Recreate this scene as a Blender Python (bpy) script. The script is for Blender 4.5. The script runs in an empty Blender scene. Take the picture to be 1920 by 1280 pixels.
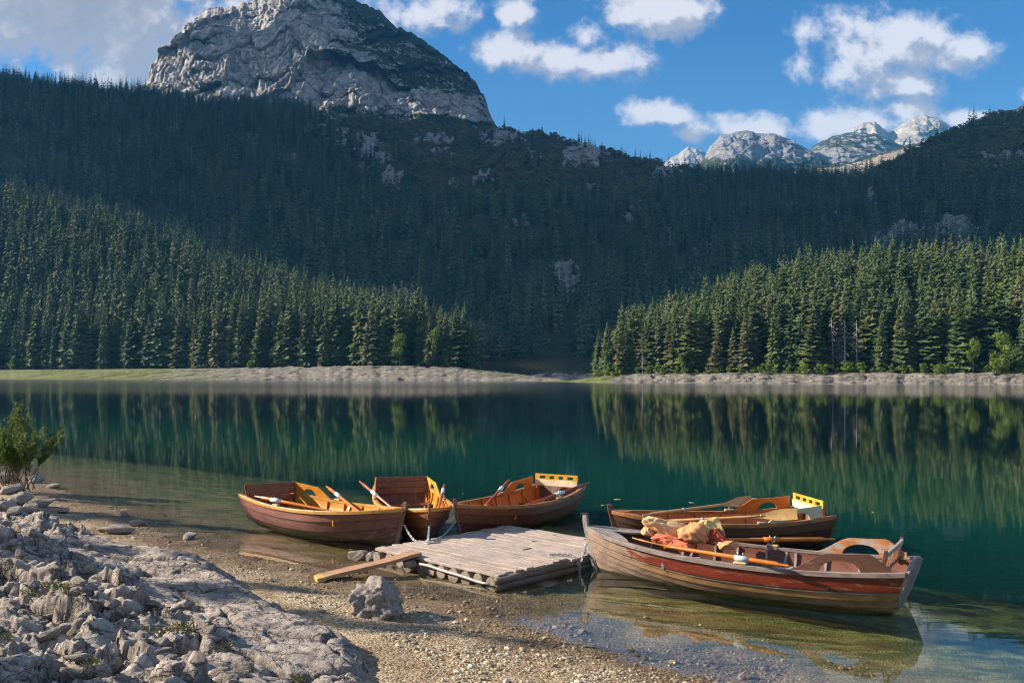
import bpy, bmesh, math, random
import numpy as np
from mathutils import Vector, Matrix, Euler

random.seed(7)
RNG = np.random.default_rng(7)
S = bpy.context.scene
COL = S.collection
F, H, HZ = 1700.0, 2.5, 700.0          # focal length in px of the 1920 px photo, eye height, horizon row
PI = math.pi


def Wz(px, py, z=0.0):
    y = (H - z) * F / (py - HZ)
    return Vector(((px - 960) / F * y, y, z))


def Wy(px, py, y):
    return Vector(((px - 960) / F * y, y, H + (HZ - py) / F * y))


def ss(x, a=0.0, b=1.0):
    t = np.clip((x - a) / (b - a), 0, 1)
    return t * t * (3 - 2 * t)


# ------------------------------------------------------------------ noise
def _h(ix, iy, seed):
    n = (ix.astype(np.int64) * 374761393 + iy.astype(np.int64) * 668265263 + seed * 974634777) & 0xffffffff
    n = ((n ^ (n >> 13)) * 1274126177) & 0xffffffff
    n = ((n ^ (n >> 15)) * 2246822519) & 0xffffffff
    return ((n ^ (n >> 16)) & 0xffffff) / float(0xffffff)


def perlin(x, y, seed=0):
    x0 = np.floor(x); y0 = np.floor(y)
    fx = x - x0; fy = y - y0
    u = fx * fx * fx * (fx * (fx * 6 - 15) + 10); v = fy * fy * fy * (fy * (fy * 6 - 15) + 10)

    def g(dx, dy):
        a = _h(x0 + dx, y0 + dy, seed) * 2 * PI
        return np.cos(a) * (fx - dx) + np.sin(a) * (fy - dy)
    n0 = g(0, 0) * (1 - u) + g(1, 0) * u
    n1 = g(0, 1) * (1 - u) + g(1, 1) * u
    return (n0 * (1 - v) + n1 * v) * 1.5


def fbm(x, y, o=4, seed=0, gain=.5):
    r = 0; a = 1.0; f = 1.0
    for k in range(o):
        r = r + a * perlin(x * f + 17.3 * k, y * f - 9.1 * k, seed + k)
        a *= gain; f *= 2.03
    return r


def ridged(x, y, o=4, seed=0, gain=.5):
    r = 0; a = 1.0; f = 1.0
    for k in range(o):
        r = r + a * (1 - 2 * np.abs(perlin(x * f + 7.7 * k, y * f + 3.1 * k, seed + k)))
        a *= gain; f *= 2.07
    return r


def worley(x, y, seed=0):
    """F1, F2, three random numbers and the offset to the feature point of the nearest cell."""
    x0 = np.floor(x); y0 = np.floor(y)
    f1 = np.full(x.shape, 9.0); f2 = np.full(x.shape, 9.0)
    r = [np.zeros(x.shape) for _ in range(3)]; ox = np.zeros(x.shape); oy = np.zeros(x.shape)
    for dx in (-1, 0, 1):
        for dy in (-1, 0, 1):
            cx, cy = x0 + dx, y0 + dy
            px = cx + _h(cx, cy, seed + 1); py = cy + _h(cx, cy, seed + 2)
            d = np.sqrt((px - x) ** 2 + (py - y) ** 2)
            near = d < f1
            f2 = np.where(near, f1, np.minimum(f2, d))
            f1 = np.where(near, d, f1)
            for k in range(3):
                r[k] = np.where(near, _h(cx, cy, seed + 5 + k), r[k])
            ox = np.where(near, x - px, ox); oy = np.where(near, y - py, oy)
    return f1, f2, r, ox, oy


def blocks(x, y, seed, tilt=.8):
    """fractured block height: each cell a tilted facet, with a crack between cells"""
    f1, f2, r, ox, oy = worley(x, y, seed)
    h = (r[0] - .5) + tilt * ((r[1] - .5) * ox + (r[2] - .5) * oy) * 2
    crack = 1 - ss(f2 - f1, 0.0, .11)
    return h, crack


# ------------------------------------------------------------------ mesh helpers
def tag(o, label=None, cat=None, group=None, kind=None):
    if label: o['label'] = label
    if cat: o['category'] = cat
    if group: o['group'] = group
    if kind: o['kind'] = kind
    return o


def empty(name, loc=(0, 0, 0), rz=0.0):
    o = bpy.data.objects.new(name, None)
    o.empty_display_size = .2
    o.location = loc; o.rotation_euler = (0, 0, rz)
    COL.objects.link(o)
    return o


def link(me, name, mats, parent=None):
    for m in (mats if isinstance(mats, (list, tuple)) else [mats]):
        me.materials.append(m)
    o = bpy.data.objects.new(name, me)
    if parent is not None: o.parent = parent
    COL.objects.link(o)
    return o


def np_mesh(name, v, f, smooth=True, attrs=None):
    """v (N,3), f (M,k) numpy arrays"""
    me = bpy.data.meshes.new(name)
    v = np.ascontiguousarray(v, dtype=np.float32); f = np.ascontiguousarray(f, dtype=np.int32)
    m, k = f.shape
    me.vertices.add(len(v)); me.vertices.foreach_set('co', v.ravel())
    me.loops.add(m * k); me.loops.foreach_set('vertex_index', f.ravel())
    me.polygons.add(m)
    me.polygons.foreach_set('loop_start', np.arange(0, m * k, k, dtype=np.int32))
    me.polygons.foreach_set('use_smooth', np.full(m, smooth, dtype=bool))
    for an, av in (attrs or {}).items():
        a = me.attributes.new(an, 'FLOAT', 'POINT')
        a.data.foreach_set('value', np.ascontiguousarray(av, dtype=np.float32).ravel())
    me.update(calc_edges=True)
    return me


def grid_faces(n, m):
    i = np.arange(n - 1)[:, None] * m + np.arange(m - 1)[None, :]
    return np.stack([i, i + m, i + m + 1, i + 1], -1).reshape(-1, 4)


def grid_mesh(name, X, Y, Z, smooth=True, attrs=None, flip=False):
    n, m = X.shape
    f = grid_faces(n, m)
    if flip: f = f[:, ::-1]
    return np_mesh(name, np.stack([X, Y, Z], -1).reshape(-1, 3), f, smooth, attrs)


class MB:
    def __init__(s):
        s.v = []; s.f = []; s.a = []

    def add(s, vs, fs, a=0.0):
        o = len(s.v)
        s.v += [tuple(v) for v in vs]
        s.f += [tuple(i + o for i in f) for f in fs]
        s.a += [a] * len(vs)

    def box(s, c, d, M=None):
        hx, hy, hz = d[0] / 2, d[1] / 2, d[2] / 2
        vs = [Vector((sx * hx, sy * hy, sz * hz)) for sx in (-1, 1) for sy in (-1, 1) for sz in (-1, 1)]
        if M is not None: vs = [M @ v for v in vs]
        vs = [v + Vector(c) for v in vs]
        s.add(vs, [(0, 1, 3, 2), (4, 6, 7, 5), (0, 4, 5, 1), (2, 3, 7, 6), (0, 2, 6, 4), (1, 5, 7, 3)])

    def bar(s, p, q, w, h, up=(0, 0, 1), w2=None, h2=None):
        """rectangular bar from p to q, w across and h along up"""
        p, q = Vector(p), Vector(q); d = (q - p).normalized()
        side = d.cross(Vector(up)).normalized(); u = side.cross(d).normalized()
        w2 = w if w2 is None else w2; h2 = h if h2 is None else h2
        vs = []
        for c, ww, hh in ((p, w, h), (q, w2, h2)):
            for a, b in ((-1, -1), (1, -1), (1, 1), (-1, 1)):
                vs.append(c + side * a * ww / 2 + u * b * hh / 2)
        s.add(vs, [(3, 2, 1, 0), (4, 5, 6, 7), (0, 1, 5, 4), (1, 2, 6, 5), (2, 3, 7, 6), (3, 0, 4, 7)])

    def tube(s, pts, rad, n=8, flat=1.0, up=(0, 0, 1)):
        pts = [Vector(p) for p in pts]
        if not isinstance(rad, (list, tuple)): rad = [rad] * len(pts)
        vs = []; fs = []
        for i, p in enumerate(pts):
            d = (pts[min(i + 1, len(pts) - 1)] - pts[max(i - 1, 0)]).normalized()
            uu = Vector(up) if abs(d.dot(Vector(up))) < .97 else Vector((1, 0, 0))
            sd = d.cross(uu).normalized(); u = sd.cross(d)
            for k in range(n):
                a = 2 * PI * k / n
                vs.append(p + sd * math.cos(a) * rad[i] + u * math.sin(a) * rad[i] * flat)
        for i in range(len(pts) - 1):
            for k in range(n):
                fs.append((i * n + k, i * n + (k + 1) % n, (i + 1) * n + (k + 1) % n, (i + 1) * n + k))
        fs.append(tuple(range(n - 1, -1, -1))); fs.append(tuple((len(pts) - 1) * n + k for k in range(n)))
        s.add(vs, fs)

    def sheet(s, rows, a=0.0, cols=None):
        n, m = len(rows), len(rows[0])
        vs = [p for r in rows for p in r]
        if cols is not None: o = len(s.v)
        s.add(vs, [(i * m + j, i * m + j + 1, (i + 1) * m + j + 1, (i + 1) * m + j) for i in range(n - 1) for j in range(m - 1)], a)
        if cols is not None: s.a[o:] = list(cols) * n

    def slab(s, top, bottom, th):
        """strip between two polylines, given thickness along th (vector)"""
        th = Vector(th); n = len(top)
        A = [Vector(p) + th / 2 for p in top]; B = [Vector(p) + th / 2 for p in bottom]
        C = [Vector(p) - th / 2 for p in top]; D = [Vector(p) - th / 2 for p in bottom]
        vs = A + B + C + D; fs = []
        for i in range(n - 1):
            fs += [(i, i + 1, n + i + 1, n + i), (2 * n + i + 1, 2 * n + i, 3 * n + i, 3 * n + i + 1),
                   (i + 1, i, 2 * n + i, 2 * n + i + 1), (n + i, n + i + 1, 3 * n + i + 1, 3 * n + i)]
        fs += [(0, n, 3 * n, 2 * n), (n - 1, 2 * n + n - 1, 3 * n + n - 1, n + n - 1)]
        s.add(vs, fs)

    def build(s, name, mats, parent=None, smooth=False, bevel=0.0, weld=0.0):
        me = bpy.data.meshes.new(name)
        me.from_pydata(s.v, [], s.f); me.update()
        at = me.attributes.new('val', 'FLOAT', 'POINT'); at.data.foreach_set('value', s.a)
        bm = bmesh.new(); bm.from_mesh(me)
        if weld: bmesh.ops.remove_doubles(bm, verts=bm.verts, dist=weld)
        bmesh.ops.recalc_face_normals(bm, faces=bm.faces)
        if bevel:
            es = [e for e in bm.edges if len(e.link_faces) == 2 and e.calc_face_angle(0) > .6]
            bmesh.ops.bevel(bm, geom=es, offset=bevel, segments=1, affect='EDGES', profile=.5, clamp_overlap=True)
        for f_ in bm.faces: f_.smooth = smooth
        bm.to_mesh(me); bm.free()
        return link(me, name, mats, parent)


# ------------------------------------------------------------------ materials
class NT:
    def __init__(s, name, world=False):
        if world:
            s.m = bpy.data.worlds.new(name); S.world = s.m
        else:
            s.m = bpy.data.materials.new(name)
        s.m.use_nodes = True
        s.t = s.m.node_tree; s.t.nodes.clear()

    def n(s, typ, ins=None, out=0, **props):
        nd = s.t.nodes.new(typ)
        for k, v in props.items(): setattr(nd, k, v)
        for k, v in (ins or {}).items():
            if isinstance(v, bpy.types.NodeSocket): s.t.links.new(v, nd.inputs[k])
            else:
                if isinstance(v, (tuple, list)) and len(v) == 3 and nd.inputs[k].type == 'RGBA': v = (*v, 1)
                nd.inputs[k].default_value = v
        return nd.outputs[out] if out is not None else nd

    def math(s, op, a, b=0.0, clamp=False, c=None):
        i = {0: a, 1: b}
        if c is not None: i[2] = c
        return s.n('ShaderNodeMath', i, operation=op, use_clamp=clamp)

    def mix(s, f, a, b, blend='MIX'):
        nd = s.t.nodes.new('ShaderNodeMix'); nd.data_type = 'RGBA'; nd.blend_type = blend
        for k, v in ((0, f), (6, a), (7, b)):
            if isinstance(v, bpy.types.NodeSocket): s.t.links.new(v, nd.inputs[k])
            else: nd.inputs[k].default_value = (*v, 1) if isinstance(v, (tuple, list)) and len(v) == 3 else v
        return nd.outputs[2]

    def ramp(s, f, stops, interp='LINEAR'):
        nd = s.t.nodes.new('ShaderNodeValToRGB'); cr = nd.color_ramp; cr.interpolation = interp
        while len(cr.elements) < len(stops): cr.elements.new(.5)
        for e, (p, c) in zip(cr.elements, stops):
            e.position = p; e.color = (*c, 1) if isinstance(c, (tuple, list)) else (c, c, c, 1)
        s.t.links.new(f, nd.inputs[0])
        return nd.outputs[0]

    def rng(s, v, a, b, c=0.0, d=1.0, smooth=False):
        return s.n('ShaderNodeMapRange', {0: v, 1: a, 2: b, 3: c, 4: d}, clamp=True,
                   interpolation_type='SMOOTHSTEP' if smooth else 'LINEAR')

    def coord(s, kind='Object', scale=(1, 1, 1), rot=(0, 0, 0), loc=(0, 0, 0)):
        c = s.n('ShaderNodeTexCoord', out=None).outputs[kind]
        return s.n('ShaderNodeMapping', {'Vector': c, 'Scale': scale, 'Rotation': rot, 'Location': loc})

    def pos(s, scale=(1, 1, 1)):
        c = s.n('ShaderNodeNewGeometry', out=None).outputs['Position']
        return s.n('ShaderNodeMapping', {'Vector': c, 'Scale': scale})

    def noise(s, vec, scale=5, detail=5, rough=.55, dist=0.0, col=False):
        return s.n('ShaderNodeTexNoise', {'Vector': vec, 'Scale': scale, 'Detail': detail, 'Roughness': rough, 'Distortion': dist}, out=1 if col else 0)

    def voro(s, vec, scale=5, feature='F1', out='Distance', rand=1.0):
        nd = s.n('ShaderNodeTexVoronoi', {'Vector': vec, 'Scale': scale, 'Randomness': rand}, out=None, feature=feature)
        return nd.outputs[out]

    def bump(s, h, dist=.01, strength=1.0, nrm=None):
        i = {'Height': h, 'Distance': dist, 'Strength': strength}
        if nrm is not None: i['Normal'] = nrm
        return s.n('ShaderNodeBump', i)

    def attr(s, name):
        return s.n('ShaderNodeAttribute', out=None, attribute_name=name).outputs['Fac']

    def out(s, surf=None, vol=None):
        i = {}
        if surf is not None: i['Surface'] = surf
        if vol is not None: i['Volume'] = vol
        s.n('ShaderNodeOutputMaterial', i, out=None)
        return s.m

    def pbsdf(s, col, rough=.6, nrm=None, spec=.5, coat=0.0, metal=0.0, **kw):
        i = {'Base Color': col, 'Roughness': rough, 'Specular IOR Level': spec, 'Metallic': metal}
        if coat: i['Coat Weight'] = coat; i['Coat Roughness'] = .12
        if nrm is not None: i['Normal'] = nrm
        i.update(kw)
        return s.n('ShaderNodeBsdfPrincipled', i)


def wood(name, c1, c2, worn=None, axis=0, rough=.45, coat=.0, wornamt=.5, grain=1.0, bump=.0015):
    """varnished or weathered wood with grain along axis and patches worn to a third colour"""
    t = NT(name)
    sc = [14.0 * grain] * 3; sc[axis] = 1.1 * grain
    g = t.noise(t.coord(scale=tuple(sc)), 2.2, 6, .65, .6)
    col = t.ramp(g, [(.3, c1), (.7, c2)])
    big = t.noise(t.coord(), 3.1, 5, .6)
    r = rough
    if worn is not None:
        sc2 = [5.0] * 3; sc2[axis] = 1.2
        w = t.noise(t.coord(scale=tuple(sc2), loc=(3.3, 1.2, .4)), 2.6, 8, .7)
        wm = t.rng(w, 1 - wornamt - .06, 1 - wornamt + .06)
        col = t.mix(wm, col, worn)
        r = t.rng(wm, 0, 1, rough, .8)
    col = t.mix(.45, col, t.ramp(big, [(.3, (.55, .55, .55)), (.7, (1.25, 1.2, 1.15))]), 'MULTIPLY')
    dirt = t.math('MULTIPLY', t.rng(t.noise(t.coord(loc=(1.7, .6, 2.2)), 8.0, 9, .72), .53, .70), .55)
    col = t.mix(dirt, col, tuple(x * .16 for x in c1))
    return t.out(t.pbsdf(col, r, t.bump(g, bump), coat=coat))


def plain(name, c, rough=.5, metal=0.0, var=.25, scale=9):
    t = NT(name)
    n = t.noise(t.coord(), scale, 5, .6)
    col = t.mix(n, tuple(x * (1 - var) for x in c), tuple(min(1, x * (1 + var)) for x in c))
    return t.out(t.pbsdf(col, t.rng(n, .3, .7, rough * .8, min(1, rough * 1.2)), t.bump(n, .002), metal=metal))

# ================================================================== render set-up, camera, sun, sky
S.render.engine = 'CYCLES'
S.view_settings.view_transform = 'Standard'; S.view_settings.look = 'None'
S.view_settings.exposure = 1.3; S.view_settings.gamma = 1.0
S.view_settings.use_curve_mapping = False
cy = S.cycles
cy.use_denoising = True
try: cy.denoiser = 'OPENIMAGEDENOISE'; cy.denoising_input_passes = 'RGB_ALBEDO_NORMAL'; cy.denoising_prefilter = 'ACCURATE'
except Exception: pass
cy.max_bounces = 6; cy.diffuse_bounces = 2; cy.glossy_bounces = 3; cy.transmission_bounces = 3
cy.transparent_max_bounces = 12; cy.volume_bounces = 0
cy.caustics_reflective = False; cy.caustics_refractive = False
cy.sample_clamp_indirect = 3.0
cy.filter_width = 1.15

cd = bpy.data.cameras.new('camera'); cam = bpy.data.objects.new('camera', cd); COL.objects.link(cam)
cam.location = (0, 0, H); cam.rotation_euler = (PI / 2, 0, 0)
cd.sensor_width = 36; cd.lens = 36 * F / 1920; cd.shift_y = (HZ - 640) / 1920
cd.clip_start = .1; cd.clip_end = 30000
S.camera = cam

EL, AZ = math.radians(27), math.radians(-10)      # the sun stands to the left, a little behind the camera
SUN = Vector((-math.cos(EL) * math.cos(AZ), -math.cos(EL) * math.sin(AZ), math.sin(EL)))
ld = bpy.data.lights.new('sun', 'SUN'); ld.energy = 5.0; ld.angle = math.radians(.5); ld.color = (1.0, .87, .70)
sun = bpy.data.objects.new('sun', ld); COL.objects.link(sun)
sun.rotation_euler = SUN.to_track_quat('Z', 'Y').to_euler()

w = NT('World', world=True)
sky = w.n('ShaderNodeTexSky', sky_type='NISHITA', sun_disc=False, sun_elevation=EL,
          sun_rotation=math.atan2(SUN.x, SUN.y), altitude=1400, air_density=1.0, dust_density=.3, ozone_density=2.5)
gen = w.n('ShaderNodeTexCoord', out=None).outputs['Generated']
sx = w.n('ShaderNodeSeparateXYZ', {0: gen}, out=None)
yy = w.math('MAXIMUM', sx.outputs[1], .06)
P0 = w.n('ShaderNodeCombineXYZ', {0: w.math('DIVIDE', sx.outputs[0], yy), 1: w.math('DIVIDE', sx.outputs[2], yy), 2: 0.0})
# cumulus clouds: centre px, py and half sizes in photo pixels (turned into directions), weight
CL = [(120, 0, 430, 175, 1.25), (-150, 60, 260, 130, 1.2), (340, 40, 150, 80, .7), (790, 15, 130, 55, .62), (965, 10, 60, 50, .8),
      (1060, 110, 185, 48, .9), (955, 100, 70, 48, .85), (1095, 62, 40, 50, .8), (1250, 12, 150, 62, 1.0), (1170, 30, 60, 28, .7),
      (1670, 95, 150, 85, 1.05), (1820, 105, 75, 55, 1.0), (1700, 165, 110, 45, .9), (1500, 62, 40, 35, .55), (1490, 125, 34, 34, .55),
      (1240, 210, 85, 30, .9), (1410, 236, 115, 40, 1.0), (1290, 245, 50, 25, .7), (1600, 238, 130, 44, 1.0), (1690, 215, 80, 30, .85),
      (1825, 226, 60, 24, .75), (1930, 170, 40, 24, .6), (2200, 60, 260, 120, 1.0), (-700, 100, 300, 120, 1.0)]


def cloud_density(off):
    p = w.n('ShaderNodeVectorMath', {0: P0, 1: off}, operation='ADD')
    wn = w.noise(p, 7.0, 3, .5, col=True)
    wv = w.n('ShaderNodeVectorMath', {0: w.n('ShaderNodeVectorMath', {0: wn, 1: (.5, .5, .5)}, operation='SUBTRACT'), 1: (.045, .035, 0)}, operation='MULTIPLY')
    q = w.n('ShaderNodeVectorMath', {0: p, 1: wv}, operation='ADD')
    acc = None
    for (cx, cy_, rx, ry, k) in CL:
        c = Vector(((cx - 960) / F, (HZ - cy_) / F, 0))
        m = w.n('ShaderNodeMapping', {'Vector': q, 'Location': tuple(-c), 'Scale': (1, 1, 1)})
        m = w.n('ShaderNodeVectorMath', {0: m, 1: (F / rx, F / ry, 0)}, operation='MULTIPLY')
        l = w.n('ShaderNodeVectorMath', {0: m}, operation='LENGTH', out=1)
        b = w.math('MULTIPLY', w.math('SUBTRACT', 1.0, l), k)
        acc = b if acc is None else w.n('ShaderNodeMath', {0: acc, 1: b, 2: .25}, operation='SMOOTH_MAX')
    acc = w.math('MAXIMUM', acc, -.9)
    n1 = w.noise(p, 10.0, 9, .62)
    n2 = w.noise(p, 27.0, 7, .62)
    d = w.math('ADD', acc, w.math('MULTIPLY', w.math('SUBTRACT', n1, .5), 2.3))
    n3 = w.noise(p, 75.0, 5, .65)
    d = w.math('ADD', d, w.math('MULTIPLY', w.math('SUBTRACT', n3, .5), .55))
    return w.math('ADD', d, w.math('MULTIPLY', w.math('SUBTRACT', n2, .5), 1.2))


D0 = cloud_density((0, 0, 0))
D1 = cloud_density((-.018, .022, 0))
cmask = w.rng(D0, -.05, .60, smooth=True)
lit = w.rng(w.math('SUBTRACT', D0, D1), -.22, .34, smooth=True)
big = w.rng(P0.node.outputs[0], 0, 1)
pu = w.n('ShaderNodeSeparateXYZ', {0: P0}, out=None)
grey = w.math('MULTIPLY', w.rng(pu.outputs[0], -.22, -.45), w.rng(D0, .45, 1.1))
ccol = w.mix(lit, (.185, .196, .236), (.375, .368, .388))
ccol = w.mix(w.math('MULTIPLY', grey, .85), ccol, (.150, .160, .185))
skyc = w.n('ShaderNodeHueSaturation', {'Saturation': 1.15, 'Value': 1.0, 'Color': sky})
skyb = w.n('ShaderNodeVectorMath', {0: skyc, 1: (.033, .055, .066)}, operation='MULTIPLY')
bn = w.noise(gen, 3.2, 7, .6)                     # broken clouds added out of view, behind the camera, for whiter fill light
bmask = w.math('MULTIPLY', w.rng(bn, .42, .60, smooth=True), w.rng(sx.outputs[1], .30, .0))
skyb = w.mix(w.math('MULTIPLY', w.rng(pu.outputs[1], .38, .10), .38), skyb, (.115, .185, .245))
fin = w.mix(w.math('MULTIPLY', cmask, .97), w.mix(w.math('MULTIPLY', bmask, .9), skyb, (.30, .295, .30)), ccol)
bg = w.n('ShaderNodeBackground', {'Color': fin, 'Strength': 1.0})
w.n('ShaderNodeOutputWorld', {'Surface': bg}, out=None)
try:
    S.world.cycles.sampling_method = 'MANUAL'; S.world.cycles.sample_map_resolution = 1024
except Exception: pass

# ================================================================== landscape materials


def m_foliage(name, cols, trans=.18, dry=None):
    t = NT(name)
    r = t.n('ShaderNodeObjectInfo', out=None).outputs['Random']
    c = t.ramp(r, [(i / (len(cols) - 1), x) for i, x in enumerate(cols)])
    nz = t.noise(t.coord(scale=(1, 1, 1)), 9.0, 4, .6)
    c = t.mix(t.rng(nz, .3, .7), t.mix(1.0, c, (.62, .66, .6), 'MULTIPLY'), t.mix(1.0, c, (1.25, 1.2, 1.1), 'MULTIPLY'))
    if dry is not None:
        c = t.mix(t.math('MULTIPLY', t.rng(t.noise(t.coord(), 4.0, 3, .5), .55, .7), .7), c, dry)
    d = t.pbsdf(c, .72, spec=.25)
    tr = t.n('ShaderNodeBsdfTranslucent', {'Color': c})
    return t.out(t.n('ShaderNodeMixShader', {0: trans, 1: d, 2: tr}))


M_spruce = m_foliage('spruce_needles', [(.052, .092, .034), (.095, .140, .045), (.140, .165, .058), (.066, .118, .050), (.175, .170, .080)], .10)
M_hillspruce = m_foliage('hill_spruce_needles', [(.016, .042, .032), (.055, .110, .066), (.12, .175, .085), (.026, .070, .058), (.20, .24, .12)], .10)
M_scrub = m_foliage('scrub_leaves', [(.07, .13, .05), (.16, .20, .07), (.20, .165, .09), (.09, .16, .07), (.24, .22, .115)], .12)
M_leaf = m_foliage('broadleaf_leaves', [(.13, .20, .035), (.17, .25, .04), (.19, .26, .06)], .35)
M_bush = m_foliage('bush_leaves', [(.12, .18, .04), (.14, .20, .05)], .35, dry=(.20, .17, .06))
M_bark = wood('bark', (.10, .075, .055), (.17, .14, .11), axis=2, rough=.9)
M_dead = wood('dead_wood', (.30, .27, .25), (.46, .43, .41), axis=2, rough=.9)

t = NT('hillside_ground')
p = t.pos()
rock = t.attr('rock')
n = t.noise(p, .05, 8, .65); n3 = t.noise(p, .35, 6, .7)
st = t.noise(t.pos((.12, .12, .03)), 1.0, 8, .7, 1.2)
rc = t.ramp(st, [(.32, (.16, .15, .15)), (.5, (.44, .40, .38)), (.66, (.74, .69, .65))])
gc = t.ramp(n, [(.3, (.035, .055, .022)), (.5, (.075, .085, .036)), (.7, (.14, .115, .060))])
rm = t.rng(t.math('ADD', rock, t.math('MULTIPLY', t.math('SUBTRACT', n3, .5), 1.7)), .44, .56)
M_hill = t.out(t.pbsdf(t.mix(rm, gc, rc), .9, t.bump(t.math('ADD', st, n3), 6.0), spec=.2))


def m_rockface(name, dark, mid, light, veg, green=((.028, .042, .017), (.060, .070, .028)), stain=(.36, .27, .19), bumpd=9.0):
    t = NT(name)
    p = t.pos()
    st = t.noise(t.pos((.035, .035, .011)), 1.0, 9, .68, .9)
    fine = t.noise(t.pos((.16, .16, .05)), 1.0, 8, .72, .6)
    big = t.noise(p, .006, 5, .55)
    c = t.ramp(st, [(.3, dark), (.5, mid), (.72, light)])
    c = t.mix(.7, c, t.ramp(fine, [(.32, (.40, .40, .42)), (.6, (1.25, 1.25, 1.25))]), 'MULTIPLY')
    bed_ = t.noise(t.n('ShaderNodeMapping', {'Vector': p, 'Rotation': (0, .42, 0), 'Scale': (.010, .010, .11)}), 1.0, 7, .66, .5)
    c = t.mix(.55, c, t.ramp(bed_, [(.36, (.50, .50, .53)), (.5, (1.0, 1.0, 1.0)), (.62, (1.25, 1.2, 1.14))]), 'MULTIPLY')
    c = t.mix(t.math('MULTIPLY', t.rng(big, .52, .66), .5), c, stain)
    va = t.math('ADD', t.attr('veg'), t.math('MULTIPLY', t.math('SUBTRACT', t.noise(t.n('ShaderNodeMapping', {'Vector': p, 'Rotation': (0, .5, 0), 'Scale': (.016, .016, .05)}), 1.0, 7, .68), .5), veg))
    vm = t.rng(va, .46, .56)
    g = t.mix(t.noise(p, .06, 5, .7), green[0], green[1])
    c = t.mix(vm, c, g)
    return t.out(t.pbsdf(c, .92, t.bump(t.math('ADD', st, t.math('MULTIPLY', fine, .5)), bumpd), spec=.15))


M_mount = m_rockface('cliff_limestone', (.20, .195, .195), (.43, .41, .39), (.68, .64, .59), 1.9)
M_shadepeak = m_rockface('shaded_limestone', (.14, .15, .18), (.26, .27, .30), (.40, .40, .42), 1.2, bumpd=14)  # shade on these peaks painted as a darker, bluer stone colour
M_brightpeak = m_rockface('sunlit_limestone', (.22, .205, .19), (.36, .335, .30), (.50, .47, .42), .8, bumpd=10)  # sunlight painted as a lighter, warmer copy of the stone

t = NT('bank')
p = t.pos()
ga = t.attr('grass')
n1 = t.noise(p, .25, 7, .65); n2 = t.noise(p, 1.3, 6, .7)
st = t.noise(t.pos((.25, .25, 1.6)), 1.0, 7, .7, 1.0)
rc = t.ramp(st, [(.3, (.075, .07, .062)), (.5, (.19, .17, .145)), (.7, (.31, .28, .235))])
gc = t.ramp(n2, [(.3, (.075, .10, .022)), (.5, (.13, .155, .040)), (.62, (.27, .23, .11))])
soil = t.ramp(n2, [(.3, (.035, .032, .018)), (.7, (.085, .07, .035))])
n4 = t.noise(t.pos((.035, .30, .3)), 1.0, 6, .65)
gm = t.rng(t.math('ADD', ga, t.math('ADD', t.math('MULTIPLY', t.math('SUBTRACT', n1, .5), 1.0), t.math('MULTIPLY', t.math('SUBTRACT', n4, .5), 2.2))), .42, .58)
gc = t.mix(t.rng(n4, .46, .60), gc, t.mix(1.0, gc, (.42, .50, .40), 'MULTIPLY'))
c = t.mix(gm, rc, gc)
c = t.mix(t.attr('wood'), c, soil)
M_bank = t.out(t.pbsdf(c, .9, t.bump(t.math('ADD', st, n2), .35), spec=.2))

# ================================================================== tree meshes (height 1, scaled when placed)


def conifer_mesh(seed, whorls, nb, twigs, R=.15, base=.08, name='crown'):
    r = random.Random(seed); m = MB()
    ph = r.random() * 9
    for i in range(whorls):
        tt = i / (whorls - 1)
        z = base + (1 - base) * tt
        rr = R * ((1 - tt) ** .8) * (1 - .35 * math.exp(-tt * 9)) + .006
        k = max(3, int(nb * (1 - .45 * tt)))
        for j in range(k):
            if r.random() < .07: continue
            a = 2 * PI * (j + r.random() * .8) / k + i * 2.4 + ph
            q = rr * r.uniform(.62, 1.22) * (1 + .16 * math.sin(a * 2 + ph))
            zz = z + r.uniform(-1.1, 1.1) / whorls
            ca, sa = math.cos(a), math.sin(a)
            dr = q * (r.uniform(.25, .65) * (1 - tt) - .35 * tt)
            wd = q * r.uniform(.30, .42) + .004
            P = lambda l, s, dz: (ca * l - sa * s, sa * l + ca * s, zz + dz)
            p0 = P(0, 0, .012); p1 = P(q * .5, 0, .016 - dr * .25); tip = P(q, 0, -dr)
            L = P(q * .52, wd, -dr * .45 - wd * .55); Rr = P(q * .52, -wd, -dr * .45 - wd * .55)
            m.add([p0, p1, tip, L, Rr], [(0, 3, 1), (0, 1, 4), (3, 2, 1), (1, 2, 4)])
            for s_ in range(twigs):
                l = r.uniform(.3, 1.0); sd = r.choice((-1, 1)); wl = wd * r.uniform(.5, 1.25) * (1.15 - l * .6)
                b0 = P(q * (l - .09), 0, -dr * l * l + .01); b1 = P(q * (l + .09), 0, -dr * l * l + .004)
                e = P(q * (l + r.uniform(-.02, .22)), sd * wl, -dr * l - wl * r.uniform(.2, 1.0))
                m.add([b0, b1, e], [(0, 1, 2)])
    m.add([(0, 0, 1.015), (.006, 0, .95), (-.003, .005, .95), (-.003, -.005, .95)], [(0, 1, 2), (0, 2, 3), (0, 3, 1)])
    me = bpy.data.meshes.new(name); me.from_pydata(m.v, [], m.f); me.update()
    return me


def trunk_mesh(seed, r0=.011, name='trunk', top=.9):
    r = random.Random(seed); m = MB()
    m.tube([(r.uniform(-.003, .003), r.uniform(-.003, .003), -.03 + z * (top + .03)) for z in (0, .06, .3, .6, 1)],
           [r0 * 1.35, r0, r0 * .8, r0 * .5, r0 * .12], 7)
    me = bpy.data.meshes.new(name); me.from_pydata(m.v, [], m.f); me.update()
    return me


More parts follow.
